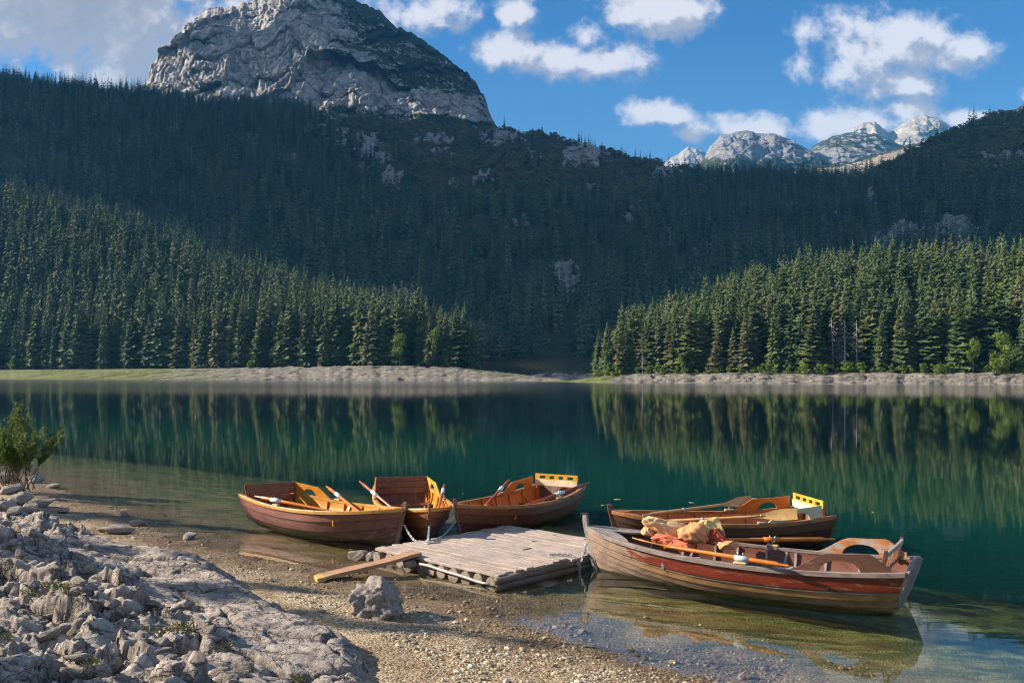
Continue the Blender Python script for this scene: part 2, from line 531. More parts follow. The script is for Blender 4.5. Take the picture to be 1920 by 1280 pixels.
def dead_mesh(seed):
    r = random.Random(seed); m = MB()
    m.tube([(0, 0, -.03), (.004, 0, .5), (0, .004, 1)], [.014, .009, .002], 6)
    for i in range(46):
        z = .18 + .8 * i / 46; q = .17 * (1.05 - z) + .02; a = r.random() * 6.28; q *= r.uniform(.5, 1.2)
        d = Vector((math.cos(a), math.sin(a), 0))
        m.tube([d * 0 + Vector((0, 0, z)), d * q * .5 + Vector((0, 0, z - q * .15)), d * q + Vector((0, 0, z - q * .65))], [.0034, .0026, .001], 3)
    me = bpy.data.meshes.new('crown'); me.from_pydata(m.v, [], m.f); me.update()
    return me


def leafy_mesh(seed, n, leaf, rx=.36, z0=.22, name='crown', lobes=11):
    """crown of small leaf faces gathered in lobes, height 1"""
    r = random.Random(seed); m = MB()
    lb = []
    for i in range(lobes):
        z = r.uniform(z0 + .1, .9); q = rx * math.sqrt(max(.05, 1 - ((z - .52) / .52) ** 2)) * r.uniform(.2, .8); a = r.random() * 6.28
        lb.append((Vector((math.cos(a) * q, math.sin(a) * q, z)), r.uniform(.13, .22)))
    for i in range(n):
        c, q = r.choice(lb)
        d = Vector((r.gauss(0, 1), r.gauss(0, 1), r.gauss(0, 1))).normalized()
        p = c + d * q * r.uniform(.55, 1.0) ** .5 * r.uniform(.75, 1.1); p.z = max(p.z, z0 * r.uniform(.3, 1))
        u = d.orthogonal().normalized(); u.rotate(Matrix.Rotation(r.random() * 6.28, 3, d)); v = d.cross(u)
        u = (u + d * r.uniform(-.6, .6)); l = leaf * r.uniform(.7, 1.3)
        m.add([p - u * l, p - v * l * .5, p + u * l, p + v * l * .5], [(0, 1, 2, 3)])
    me = bpy.data.meshes.new(name); me.from_pydata(m.v, [], m.f); me.update()
    return me


def gn_scatter(name, pts, idx, rot, scl, protos, label=None):
    """one 'stuff' object: instances of the proto meshes on its points"""
    me = bpy.data.meshes.new(name)
    me.vertices.add(len(pts)); me.vertices.foreach_set('co', np.asarray(pts, dtype=np.float32).ravel())
    a = me.attributes.new('idx', 'INT', 'POINT'); a.data.foreach_set('value', np.asarray(idx, dtype=np.int32))
    a = me.attributes.new('rotz', 'FLOAT_VECTOR', 'POINT'); a.data.foreach_set('vector', np.asarray(rot, dtype=np.float32).ravel())
    a = me.attributes.new('scl', 'FLOAT_VECTOR', 'POINT'); a.data.foreach_set('vector', np.asarray(scl, dtype=np.float32).ravel())
    o = bpy.data.objects.new(name, me); COL.objects.link(o)
    g = bpy.data.node_groups.new(name, 'GeometryNodeTree')
    g.interface.new_socket('Geometry', in_out='INPUT', socket_type='NodeSocketGeometry')
    g.interface.new_socket('Geometry', in_out='OUTPUT', socket_type='NodeSocketGeometry')
    N = g.nodes.new; L = g.links.new
    gi = N('NodeGroupInput'); go = N('NodeGroupOutput'); ip = N('GeometryNodeInstanceOnPoints'); jn = N('GeometryNodeJoinGeometry')
    for po in protos:
        oi = N('GeometryNodeObjectInfo'); oi.inputs['Object'].default_value = po; oi.inputs['As Instance'].default_value = True
        L(oi.outputs['Geometry'], jn.inputs[0])

    def at(nm, ty):
        n_ = N('GeometryNodeInputNamedAttribute'); n_.data_type = ty; n_.inputs['Name'].default_value = nm
        return n_.outputs[0]
    L(gi.outputs[0], ip.inputs['Points']); L(jn.outputs[0], ip.inputs['Instance'])
    ip.inputs['Pick Instance'].default_value = True
    L(at('idx', 'INT'), ip.inputs['Instance Index'])
    er = N('FunctionNodeEulerToRotation'); L(at('rotz', 'FLOAT_VECTOR'), er.inputs[0]); L(er.outputs[0], ip.inputs['Rotation'])
    L(at('scl', 'FLOAT_VECTOR'), ip.inputs['Scale'])
    L(ip.outputs[0], go.inputs[0])
    md = o.modifiers.new('scatter', 'NODES'); md.node_group = g
    tag(o, label, kind='stuff')
    return o


def proto(me, mats):
    me = me.copy() if me.users else me
    for m_ in mats: me.materials.append(m_)
    return bpy.data.objects.new('seedling', me)         # never linked: only a source for the scatter


# ================================================================== far hillside
HS = np.array([(-400, 110), (-260, 125), (0, 152), (100, 166), (200, 180), (280, 182), (400, 200), (500, 200), (600, 210), (700, 228), (800, 234), (930, 240), (960, 245),
               (1010, 257), (1060, 265), (1110, 276), (1160, 291), (1200, 304), (1240, 313), (1300, 322), (1400, 330), (1500, 336), (1560, 338), (1620, 330),
               (1680, 298), (1740, 268), (1800, 244), (1850, 224), (1920, 208), (2180, 150), (2320, 140)], float)
ROCKS = [(700, 292, 26, 22), (735, 335, 22, 22), (655, 262, 30, 12), (690, 262, 22, 14), (830, 283, 24, 9), (940, 256, 54, 13), (1000, 290, 18, 9), (1095, 292, 46, 24), (1110, 356, 16, 14), (1060, 520, 27, 34),
         (1075, 548, 14, 20), (1700, 435, 40, 20), (1660, 460, 42, 18), (1780, 424, 34, 22), (1800, 440, 40, 16), (1630, 365, 16, 18), (1250, 327, 28, 14), (1390, 457, 20, 12), (755, 548, 22, 14),
         (1870, 298, 46, 10), (1700, 270, 40, 8), (810, 262, 40, 9), (470, 262, 18, 8), (545, 300, 16, 9), (905, 330, 22, 9), (1180, 400, 16, 10), (1480, 390, 18, 8), (1250, 440, 12, 12), (980, 420, 10, 14), (1560, 400, 22, 9), (330, 240, 14, 8), (700, 400, 12, 10), (630, 215, 34, 10), (590, 240, 26, 8), (860, 345, 14, 8), (1320, 470, 12, 14)]


def hill_fn(px, v):
    zr_py = np.interp(px, HS[:, 0], HS[:, 1])
    Yr = np.interp(px, [-400, 300, 900, 1400, 1900, 2320], [1200, 1300, 1400, 1350, 1150, 1000]) + 60 * fbm(px / 170, px * 0 + .5, 3, 3)
    Y0 = 470.0
    zr = H + (HZ - zr_py) / F * Yr
    vv = np.clip(v, 0, 1)
    Y = Y0 + (Yr - Y0) * v
    X = (px - 960) / F * Y
    z = -1.5 + (zr + 1.5) * vv ** 1.06
    win = np.sin(PI * np.clip(vv, 0, 1)) ** .6
    z = z + win * (16 * ridged(X / 190, Y / 260, 3, 11) + 5 * fbm(X / 40, Y / 40, 3, 15)) + (1 - win) * ss(vv, .5, 1) * 3 * fbm(X / 25, Y / 60, 3, 19)
    z = np.where(v > 1, z - (v - 1) * 420, z)
    return X, Y, z


def to_px(X, Y, Z):
    return 960 + F * X / Y, HZ - F * (Z - H) / Y


def rock_mask(px, py, X, Y):
    m = np.zeros(px.shape)
    wx = px + 20 * fbm(px / 17, py / 17, 4, 71, .65); wy = py + 15 * fbm(px / 14, py / 14, 4, 77, .65)
    for (cx, cy_, rx, ry) in ROCKS:
        d = np.sqrt(((wx - cx) / rx) ** 2 + ((wy - cy_) / ry) ** 2)
        m = np.maximum(m, 1 - ss(d, .7, 1.25))
    return m


def scrub_line(px):
    return np.interp(px, [500, 600, 720, 850, 1000, 1150, 1300, 1420, 1550, 1680, 1920], [150, 232, 290, 365, 390, 385, 352, 330, 320, 330, 345])


pxs = np.linspace(-330, 2260, 460); vs = np.concatenate([np.linspace(0, 1, 210), [1.06, 1.3, 1.7]])
PX, V = np.meshgrid(pxs, vs, indexing='ij')
X, Y, Z = hill_fn(PX, V)
qx, qy = to_px(X, Y, Z)
RM = rock_mask(qx, qy, X, Y)
RM = np.maximum(RM, (1 - ss(V, .0, .012)) * .9)
Y = Y - RM * (8 * ridged(X / 18, Z / 26, 3, 31) + 5 * blocks(X / 11, Z / 9, 35)[0])
hill = link(grid_mesh('forested_hillside', X, Y, Z, attrs={'rock': RM}), 'forested_hillside', M_hill)
tag(hill, kind='structure')

hp = [proto(conifer_mesh(100 + k, 15, 7, 2, R=.135 + .012 * k, base=.05), [M_hillspruce]) for k in range(4)]
hs = [proto(leafy_mesh(200 + k, 110, .12, rx=.55, z0=.04, lobes=7), [M_scrub]) for k in range(3)]
snag = [proto(dead_mesh(300 + k), [M_dead]) for k in range(2)]

n = 17000
cpx = RNG.uniform(-120, 2050, n)
Ya = np.sqrt(RNG.uniform(0, 1, n) * (1.0 - .12) + .12)         # more points further out, even per area
cv = (Ya - Ya.min()) / (1 - Ya.min())
X, Y, Z = hill_fn(cpx, cv)
qx, qy = to_px(X, Y, Z)
RMt = rock_mask(qx, qy, X, Y)
sl = scrub_line(qx) + 40 * fbm(X / 60, Y / 60, 3, 41)
isscrub = (qy < sl)
keep = (RMt < .45 + .5 * RNG.random(n) ** 2) & (cv > .025)
clear = isscrub & (fbm(X / 55, Y / 75, 3, 47) > .42)
u = RNG.uniform(0, 1, n)
con = keep & (~isscrub | ((u < .05) & (qy > 0)))
# a few lone spruces along the crest
scr = keep & isscrub & ~con & ~clear


def scat(mask, lo, hi, wr, k):
    m = int(mask.sum()); h = RNG.uniform(lo, hi, m) * RNG.uniform(.75, 1.1, m); wd = h * RNG.uniform(wr[0], wr[1], m)
    return (np.stack([X[mask], Y[mask], Z[mask] - .4], -1), RNG.integers(0, k, m),
            np.stack([np.zeros(m), np.zeros(m), RNG.uniform(0, 6.28, m)], -1), np.stack([wd, wd, h], -1))


A = scat(con, 15, 29, (.75, 1.1), 4)
cpx2 = np.concatenate([RNG.uniform(1080, 1300, 26), RNG.uniform(1290, 1560, 70), RNG.uniform(-100, 300, 160), RNG.uniform(300, 620, 60)])
X, Y, Z = hill_fn(cpx2, RNG.uniform(.965, 1.0, len(cpx2)))
B = scat(np.ones(len(cpx2), bool), 12, 22, (.8, 1.1), 4)
hillforest = gn_scatter('forest', *[np.concatenate([a, b]) for a, b in zip(A, B)], hp)
X, Y, Z = hill_fn(cpx, cv)
hillscrub = gn_scatter('scrub', *scat(scr, 5.0, 10.5, (1.0, 1.5), 3), hs)
dm = keep & (u > .985) & ~isscrub
gn_scatter('dead_tree_scatter', *scat(dm, 16, 25, (.35, .6), 2), snag)

# ================================================================== mountains behind the hillside


def ridge_mesh(name, sk, Yb, Yr, pyb, mat, n, m, amp, vegfn, fr=1.0, seed=0, prof=.8, pad=8, rough=6):
    sk = np.array(sk, float)
    pxs = np.linspace(sk[0, 0], sk[-1, 0], n); vs = np.concatenate([np.linspace(0, 1, m), [1.02, 1.08, 1.3]])
    PX, V = np.meshgrid(pxs, vs, indexing='ij')
    pyr = np.interp(PX, sk[:, 0], sk[:, 1]) + rough * fbm(PX / 16, PX * 0 + seed, 4, seed)
    zr = H + (HZ - pyr) / F * Yr; zb = H + (HZ - pyb) / F * Yb
    vv = np.clip(V, 0, 1)
    z = zb + np.maximum(zr - zb, 5) * vv
    Y = Yb + (Yr - Yb) * vv ** (1 / prof)
    X = (PX - 960) / F * (Yb * .0 + Y)
    win = ss(vv, 0, .1) * (1 - .85 * ss(vv, .86, 1.0))
    x2, z2 = X * fr, z * fr
    wob = 22 * fbm(x2 / 90, z2 / 90, 2, seed + 61)
    xa, za = x2 + .45 * z2 + wob, z2 - .30 * x2 + wob * .6      # slanting beds
    b1 = blocks(xa / 130, za / 95, seed + 41, .9)[0]; b2, k2 = blocks(xa / 52, za / 34, seed + 43, .9); b3, k3 = blocks(xa / 20, za / 13, seed + 47, .9)
    d = amp * (.75 * ridged((x2 + wob) / 170, z2 / 300, 2, seed + 1) + .90 * b1 + .42 * b2 - .22 * k2 + .11 * b3 - .08 * k3
               + .16 * ridged((x2 + z2 * .25 + wob) / 45, z2 / 110, 3, seed + 5) + .12 * fbm(x2 / 8, z2 / 10, 3, seed + 9))
    Y = Y - d * win
    z = z + win * amp * .25 * fbm(x2 / 30, z2 / 30, 3, seed + 13)
    z = np.where(V > 1, z - (V - 1) * (Yr * .25), z)
    Y = np.where(V > 1, Y + (V - 1) * Yr * .25, Y)
    veg = vegfn(PX, HZ - F * (z - H) / Y, vv)
    gz = np.gradient(z, axis=1); gy = np.gradient(Y, axis=1)
    flat = np.clip(np.abs(gy) / (np.abs(gz) + np.abs(gy) + 1e-6), 0, 1)
    veg = veg + (flat - .5) * .7
    o = link(grid_mesh(name, X, Y, z, attrs={'veg': veg}), name, mat)
    return tag(o, kind='structure')


MS = [(250, 200), (270, 172), (285, 152), (300, 125), (318, 100), (340, 76), (352, 54), (370, 33), (392, 19), (410, 13), (428, 14), (445, 8), (470, 2), (500, -14), (540, -34), (580, -46),
      (620, -30), (650, -6), (680, 8), (700, 14), (718, 28), (735, 45), (760, 58), (790, 75), (815, 92), (840, 112), (860, 128), (880, 142), (895, 160), (905, 178), (915, 200), (922, 222), (930, 240), (960, 290)]


def veg_main(px, py, v):
    line = np.interp(py, [-40, 0, 60, 120, 180, 230], [600, 625, 640, 690, 760, 800])
    g = ss(px, 0, 1) * 0 + .02 + .70 * ss(px - line, -60, 60) - .45 * ss(py - np.interp(px, [700, 800, 860, 930], [185, 150, 165, 195]), -8, 22) * ss(px, 690, 780) \
        + .75 * ss(py - np.interp(px, [560, 700, 800, 930], [178, 205, 212, 232]), -6, 8) * ss(px, 590, 640)
    g = g + .5 * np.exp(-((px - 395) / 28) ** 2 - ((py - 78) / 10) ** 2) + .6 * np.exp(-((px - 395) / 40) ** 2 - ((py - 160) / 16) ** 2) + .35 * np.exp(-((px - 640) / 22) ** 2 - ((py - 120) / 40) ** 2)
    return g


mountain = ridge_mesh('mountain', MS, 1420, 1850, 300, M_mount, 560, 330, 30, veg_main, seed=5, prof=.85, rough=5)
ridge_mesh('distant_mountain', [(1236, 320), (1252, 300), (1270, 290), (1290, 275), (1305, 279), (1322, 290), (1345, 318)], 4600, 5000, 345, M_brightpeak, 70, 50, 40, lambda a, b, c: a * 0 - .5, fr=.4, seed=21, rough=2)
ridge_mesh('distant_mountain', [(1296, 330), (1318, 300), (1330, 276), (1350, 256), (1380, 247), (1400, 245), (1425, 250), (1450, 251), (1475, 261), (1500, 276), (1530, 290), (1600, 325)], 2500, 3000, 345, M_shadepeak, 170, 100, 34,
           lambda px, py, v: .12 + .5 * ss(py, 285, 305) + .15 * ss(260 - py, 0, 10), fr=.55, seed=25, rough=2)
ridge_mesh('distant_mountain', [(1480, 330), (1510, 288), (1530, 271), (1555, 259), (1580, 251), (1600, 247), (1640, 251), (1665, 262), (1690, 275), (1730, 320)], 2700, 3200, 345, M_shadepeak, 150, 100, 34,
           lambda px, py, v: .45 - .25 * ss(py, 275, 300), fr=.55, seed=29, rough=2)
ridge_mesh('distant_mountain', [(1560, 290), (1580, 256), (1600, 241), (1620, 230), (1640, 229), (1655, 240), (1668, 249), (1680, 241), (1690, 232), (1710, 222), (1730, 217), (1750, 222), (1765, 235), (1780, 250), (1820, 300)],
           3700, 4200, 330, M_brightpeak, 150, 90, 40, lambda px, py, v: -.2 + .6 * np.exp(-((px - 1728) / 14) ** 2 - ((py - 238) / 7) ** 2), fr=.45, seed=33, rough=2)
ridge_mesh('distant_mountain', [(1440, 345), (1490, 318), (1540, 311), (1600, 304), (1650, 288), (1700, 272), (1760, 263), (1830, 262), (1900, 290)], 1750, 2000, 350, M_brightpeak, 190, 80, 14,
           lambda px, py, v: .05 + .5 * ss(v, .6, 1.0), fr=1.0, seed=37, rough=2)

# ================================================================== the two wooded spits on the far shore


def spit(name, wl, fn, px0, px1, n, dmax, seed):
    wl = np.array(wl, float)
    pxs = np.linspace(px0, px1, n); ds = np.concatenate([[-9, -4, -1.5], np.linspace(-.5, 34, 110), np.linspace(36, dmax, 50)])
    PX, D = np.meshgrid(pxs, ds, indexing='ij')
    return wl, PX, D


WL_L = np.array([(-420, 709.3), (0, 710), (200, 711), (450, 712), (700, 713), (850, 713.5), (1000, 714), (1080, 714.6)], float)
WL_R = np.array([(1020, 715.2), (1100, 716.5), (1130, 717), (1400, 719), (1920, 722), (2300, 724)], float)


def shoreY(px, wl):
    return H * F / (np.interp(px, wl[:, 0], wl[:, 1]) - HZ)


def left_z(px, d):
    bh = np.interp(px, [-400, 0, 450, 700, 850, 900, 960, 1010, 1050, 1080], [4.4, 4.4, 4.8, 5.6, 4.6, 3.6, 2.4, 1.2, .5, -.6])
    bd = np.interp(px, [0, 450, 600, 850, 900, 1000], [48, 34, 22, 17, 14, 10])
    hi = np.interp(px, [-400, 0, 200, 400, 650, 800, 870, 900], [125, 102, 76, 44, 14, 4, 1, 0])
    z = np.where(d < 0, d * .2, bh * ss(d / bd, -.25, 1) - bh * ss(0, -.25, 1) * 0 - bh * .155 * (1 - ss(d / bd, 0, .5)) + hi * ss(d - bd, 0, 140))
    fall = ss(px, 880, 930)
    return z - fall * ss(d, 14, 60) * (bh + 1.5)


def right_z(px, d):
    bh = np.interp(px, [1020, 1050, 1090, 1120, 1150, 1200, 1920, 2300], [-.6, .2, .8, 1.5, 2.3, 2.6, 2.8, 3.0])
    bd = np.interp(px, [1050, 1130, 1250, 1920], [10, 13, 12, 12])
    hi = np.interp(px, [1120, 1160, 1300, 1500, 1650, 1920, 2300], [0, 1.5, 12, 22, 24, 23, 27])
    z = np.where(d < 0, d * .2, bh * ss(d / bd, -.25, 1) - bh * .155 * (1 - ss(d / bd, 0, .5)) + hi * ss(d - bd, 0, 85))
    fall = 1 - ss(px, 1085, 1130)
    return z - fall * ss(d, 12, 50) * (bh + 1.5)


def spit_mesh(name, wl, zf, px0, px1, n, dmax, seed, grassf, bdf):
    pxs = np.linspace(px0, px1, n); ds = np.concatenate([[-9, -4, -1.5], np.linspace(-.5, 34, 110), np.linspace(36, dmax, 50)])
    PX, D = np.meshgrid(pxs, ds, indexing='ij')
    Y = shoreY(PX, wl) + D + 1.5 * fbm(PX / 40, D * 0, 3, seed + 9); X = (PX - 960) / F * Y
    Z = zf(PX, D)
    g = grassf(PX, D)
    h1, c1 = blocks(X / 3.2, Y / 2.2, seed); h2, c2 = blocks(X / 1.1, Y / .9, seed + 3)
    rk = (1 - np.clip(g, 0, 1)) * ss(D, .2, 2) * (1 - ss(D, 25, 40))
    Z = Z + rk * (h1 * .75 + h2 * .3 - c1 * .25) * .8 + .12 * fbm(X / 2, Y / 2, 3, seed)
    wd = ss(D - bdf(PX), -3, 1)
    return tag(link(grid_mesh(name, X, Y, Z, attrs={'grass': g, 'wood': wd}), name, M_bank), kind='structure')


bdL = lambda px: np.interp(px, [0, 450, 600, 850, 900, 1000], [48, 34, 22, 17, 14, 100])
bdR = lambda px: np.interp(px, [1050, 1120, 1130, 1250, 1920], [100, 30, 13, 12, 12])
spit_mesh('grassy_bank', WL_L, left_z, -380, 1080, 420, 260, 51,
          lambda px, d: np.where(px < 440, .85 - .5 * ss(px, 150, 460) + .0 * d, .2 - .3 * ss(px, 440, 560)) * 1.0 + .55 * ss(px, 850, 900) * ss(d, 2, 5) - .8 * (1 - ss(d, .6, 2.2)), bdL)
spit_mesh('rocky_bank', WL_R, right_z, 1020, 2280, 420, 170, 57,
          lambda px, d: .08 + .75 * (1 - ss(px, 1110, 1190)) + .55 * ss(d, 7.5, 11) - .7 * (1 - ss(d, .5, 1.6)), bdR)

NCROWN = [conifer_mesh(400 + k, 34, 10, 6, R=.112 + .016 * (k % 4), base=.03 + .035 * (k % 4)) for k in range(10)]
NTRUNK = [trunk_mesh(420 + k) for k in range(2)]
for me in NCROWN: me.materials.append(M_spruce)
for me in NTRUNK: me.materials.append(M_bark)
DEADM = [dead_mesh(440 + k) for k in range(3)]
for me in DEADM: me.materials.append(M_dead)


def tree(name, loc, h, wr, crown, trunk, label, cat, group=None, rz=None):
    r = empty(name, loc, random.uniform(0, 6.28) if rz is None else rz); r.scale = (h * wr, h * wr, h); r.rotation_euler[0] = random.uniform(-.03, .03); r.rotation_euler[1] = random.uniform(-.03, .03)
    tag(r, label, cat, group)
    c = bpy.data.objects.new('crown', crown); COL.objects.link(c); c.parent = r
    if trunk is not None:
        b = bpy.data.objects.new('trunk', trunk); COL.objects.link(b); b.parent = r
    return r


def wood_points(wl, zf, bdf, px0, px1, sx_, sd, dmax, seed):
    r = random.Random(seed); pts = []
    d = 1.0; row = 0
    while d < dmax:
        Ym = shoreY(np.array([(px0 + px1) / 2]), wl)[0] + d
        step = sx_ / Ym * F
        px = px0 + (row % 2) * step / 2
        while px < px1:
            q = px + r.uniform(-.42, .42) * step; dd = d + r.uniform(-.45, .45) * sd + float(bdf(np.array([q]))[0])
            if dd < 90 + dmax:
                Yq = float(shoreY(np.array([q]), wl)[0]) + dd
                pts.append((d, q, Vector(((q - 960) / F * Yq, Yq, float(zf(np.array([q]), np.array([dd]))[0]) - .2))))
            px += step
        d += sd; row += 1
    return pts


PL = [p for p in wood_points(WL_L, left_z, bdL, -170, 893, 5.7, 5.2, 160, 5) if p[1] < 893]
PR = [p for p in wood_points(WL_R, right_z, bdR, 1131, 2080, 4.3, 4.0, 110, 6)]
front_l = sorted([p for p in PL if -25 < p[1]], key=lambda p: p[0])[:148]
front_r = sorted([p for p in PR if p[1] < 1945], key=lambda p: p[0])[:150]
fl, fr_ = set(id(p) for p in front_l), set(id(p) for p in front_r)


def height_l(px, d): return random.triangular(15, 36, 29) * (.62 if px > 870 else .8 if px > 800 else 1.0)
def height_r(px, d): return random.uniform(12, 20) * (.75 if px < 1160 else 1.0) * (1.1 if d > 8 else .92)


for p in front_l:
    if random.random() < .04: continue
    edge = p[1] > 868
    tree('spruce_tree', p[2], height_l(p[1], p[0]), random.uniform(.9, 1.55), random.choice(NCROWN), random.choice(NTRUNK),
         'spruce at the very tip of the wooded spit beside the gap' if edge else 'dark green spruce in the tall shaded wood above the grassy bank', 'spruce tree',
         'spruces at the tip of the spit' if edge else 'spruces of the shaded wood above the grassy bank')
CLEAR = [(1585, 34), (1630, 26), (1562, 20), (1825, 34), (1876, 44)]
for p in front_r:
    if p[0] < 8 and any(abs(p[1] - c) < w_ * .55 for c, w_ in CLEAR): continue
    if 1825 < p[1] < 1890 and p[0] > 12 and p[0] < 26: continue
    tree('spruce_tree', p[2], height_r(p[1], p[0]), random.uniform(1.1, 1.9), random.choice(NCROWN), random.choice(NTRUNK),
         'sunlit olive green spruce in the wood above the pale rocky bank', 'spruce tree', 'spruces of the sunlit wood above the rocky bank')
rest = [(p, height_l(p[1], p[0]), (.95, 1.3)) for p in PL if id(p) not in fl] + [(p, height_r(p[1], p[0]), (1.15, 1.6)) for p in PR if id(p) not in fr_ and not (1815 < p[1] < 1895 and p[0] < 30)]
fp = [proto(conifer_mesh(460 + k, 26, 8, 4, R=.125 + .012 * k), [M_spruce]) for k in range(4)]
m = len(rest); hh = np.array([q[1] for q in rest]); wd = hh * np.array([random.uniform(*q[2]) for q in rest])
gn_scatter('woods', [tuple(q[0][2]) for q in rest], RNG.integers(0, 4, m), np.stack([np.zeros(m), np.zeros(m), RNG.uniform(0, 6.28, m)], -1), np.stack([wd, wd, hh], -1), fp)


def on(wl, zf, px, d):
    Yq = float(shoreY(np.array([px]), wl)[0]) + d
    return Vector(((px - 960) / F * Yq, Yq, float(zf(np.array([px]), np.array([d]))[0]) - .1))


LEAFY = [leafy_mesh(500 + k, 1500, .026, rx=.36, z0=.10) for k in range(3)] + [leafy_mesh(510, 1100, .03, rx=.24, z0=.25)]
for me in LEAFY: me.materials.append(M_leaf)
LTR = trunk_mesh(431, .02, top=.6); LTR.materials.append(M_bark)
tree('broadleaf_tree', on(WL_R, right_z, 1825, 9.5), 8.4, .62, LEAFY[0], LTR, 'narrow bright green broadleaf tree beside the wide one under the rocky clearing', 'broadleaf tree')
tree('broadleaf_tree', on(WL_R, right_z, 1876, 9.5), 9.4, .92, LEAFY[1], LTR, 'wide bright yellow green broadleaf tree by the sunlit bank', 'broadleaf tree')
tree('broadleaf_tree', on(WL_R, right_z, 1278, 10), 5.8, .55, LEAFY[3], LTR, 'slim light green young tree at the foot of the sunlit spruces', 'broadleaf tree')
tree('broadleaf_tree', on(WL_L, left_z, 750, 17), 13.5, .75, LEAFY[3], LTR, 'pale green slender tree standing before the dark spruces', 'broadleaf tree')
tree('broadleaf_tree', on(WL_L, left_z, 818, 17), 15.5, .55, LEAFY[3], LTR, 'yellow green slender tree near the end of the shaded wood', 'broadleaf tree')
for px, d, h_, lb in [(1585, 15, 13.5, 'bare grey dead spruce with drooping branches among sunlit spruces'), (1606, 18, 13, 'thin grey dead tree beside the drooping dead spruce'),
                      (1634, 20, 15.5, 'grey dead tree with its bare top among sunlit spruces'), (1205, 12, 7, 'short reddish grey dead trunk near the end of the sunlit wood'), (1562, 19, 14, 'pale bare dead spruce higher up behind the drooping one'),
                      (1345, 12.5, 8, 'small russet grey dead spruce at the wood edge left of the drooping one'), (1720, 24, 14, 'grey dead spruce alone in the upper sunlit wood')]:
    tree('dead_tree', on(WL_R, right_z, px, d), h_, 1.5, random.choice(DEADM), None, lb, 'dead tree')
SH = [leafy_mesh(520 + k, 420, .07, rx=.5, z0=.02, lobes=8) for k in range(3)]
for me in SH: me.materials.append(M_leaf)
for i in range(46):
    px = 1118 + (1930 - 1118) * (i + random.random() * .8) / 46
    tree('shrub', on(WL_R, right_z, px, random.uniform(8.5, 12.5)), random.uniform(1.2, 2.9) * (1.2 if px < 1200 else 1), random.uniform(1.1, 1.8), random.choice(SH), None,
         'low green shrub along the foot of the sunlit wood', 'shrub', 'shrubs along the sunlit bank')
for px, d, h_, lb in [(28, 46, 6.5, 'pale grey green shrub under the tall shaded spruces'), (470, 27, 3.4, 'small pale shrub at the edge of the shaded wood by the rock slabs'), (540, 26, 3, 'low shrub on the rock slabs under the shaded wood')]:
    tree('shrub', on(WL_L, left_z, px, d), h_, 1.2, random.choice(SH), None, lb, 'shrub')

# ================================================================== air and the cloud out of view, added to shade the far slope
hz = MB(); hz.box((0, 2700, 560), (9000, 6600, 1180)); 
t = NT('air')
M_air = t.out(vol=t.n('ShaderNodeVolumePrincipled', {'Color': (.12, .50, 1.0), 'Density': .000085, 'Anisotropy': .0}))
haze = hz.build('haze', M_air); tag(haze, kind='stuff')

t = NT('cloud_white')
M_cloud = t.out(t.n('ShaderNodeMixShader', {0: .55, 1: t.pbsdf((.85, .86, .88), 1.0, spec=0.0), 2: t.n('ShaderNodeBsdfTransparent')}))
r = random.Random(3)
bm = bmesh.new()
CZ = 1500.0
k = 1 / math.tan(EL)


def shade_spot(x, y, z):
    """where over the valley a cloud must hang for its shadow to fall on x, y, z"""
    s = (CZ - z) / SUN.z
    return Vector((x + SUN.x * s, y + SUN.y * s, CZ))


spots = []
for px in range(-500, 2300, 90):
    for v in np.arange(.02, .97, .085):
        X, Y, Z = [float(a[0]) for a in hill_fn(np.array([float(px)]), np.array([v]))]
        if (Y < 665 and px < 620) or (Y < 550 and px < 850) or (Y < 505 and px < 1150): continue
        if Y < 800 and px < 1150:
            for a in (-28, 0, 28):
                for b in (0, 32):
                    spots.append((X + a, Y + b + r.uniform(-8, 8), Z + .45 * b, 34))
            continue
        spots.append((X, Y, Z, 78))
for px in range(300, 900, 60):
    for py in range(30, 230, 50):
        sp = Wy(px, py, 1650)
        if py > 60 or px > 600: continue
        spots.append((sp.x, sp.y, sp.z, 70))
for (x, y, z, q) in spots:
    c = shade_spot(x, y, z)
    c.z += r.uniform(-25, 25)
    mt = Matrix.Translation(c) @ Matrix.Diagonal((q * r.uniform(.95, 1.25), q * r.uniform(.95, 1.25), q * r.uniform(.35, .6), 1))
    bmesh.ops.create_icosphere(bm, subdivisions=1, radius=1.0, matrix=mt)
me = bpy.data.meshes.new('shade_cloud'); bm.to_mesh(me); bm.free()
for pl in me.polygons: pl.use_smooth = True
shade_cloud = link(me, 'shade_cloud', M_cloud); tag(shade_cloud, kind='structure')

# ================================================================== near shore: beach, lake bed, rock outcrop
SHORE = [Wz(*p) for p in [(-700, 815), (-300, 838), (-100, 866), (60, 893), (130, 925), (180, 948), (250, 968), (300, 1000), (400, 1030), (500, 1053), (600, 1073), (700, 1093),
                          (800, 1115), (880, 1138), (950, 1162), (1030, 1192), (1100, 1210), (1200, 1233), (1300, 1260), (1380, 1284)]]
SHORE = np.array([(p.x, p.y) for p in SHORE] + [(2.8, 6.2), (4.8, 4.4), (8.0, 2.0), (16, -4)])


def line_dist(X, Y, P, closed=False):
    """signed distance to a polyline, positive on its left-hand side seen from above when walking along it"""
    best = np.full(X.shape, 1e9); sg = np.ones(X.shape)
    n = len(P)
    for i in range(n if closed else n - 1):
        a = P[i]; b = P[(i + 1) % n]
        ex, ey = b - a; L2 = ex * ex + ey * ey
        t_ = np.clip(((X - a[0]) * ex + (Y - a[1]) * ey) / L2, 0, 1)
        dx = X - a[0] - t_ * ex; dy = Y - a[1] - t_ * ey
        d = np.hypot(dx, dy); c = ex * (Y - a[1]) - ey * (X - a[0])
        m = d < best - 1e-9
        best = np.where(m, d, best); sg = np.where(m, np.sign(c), sg)
    return best * np.where(sg == 0, 1, sg)


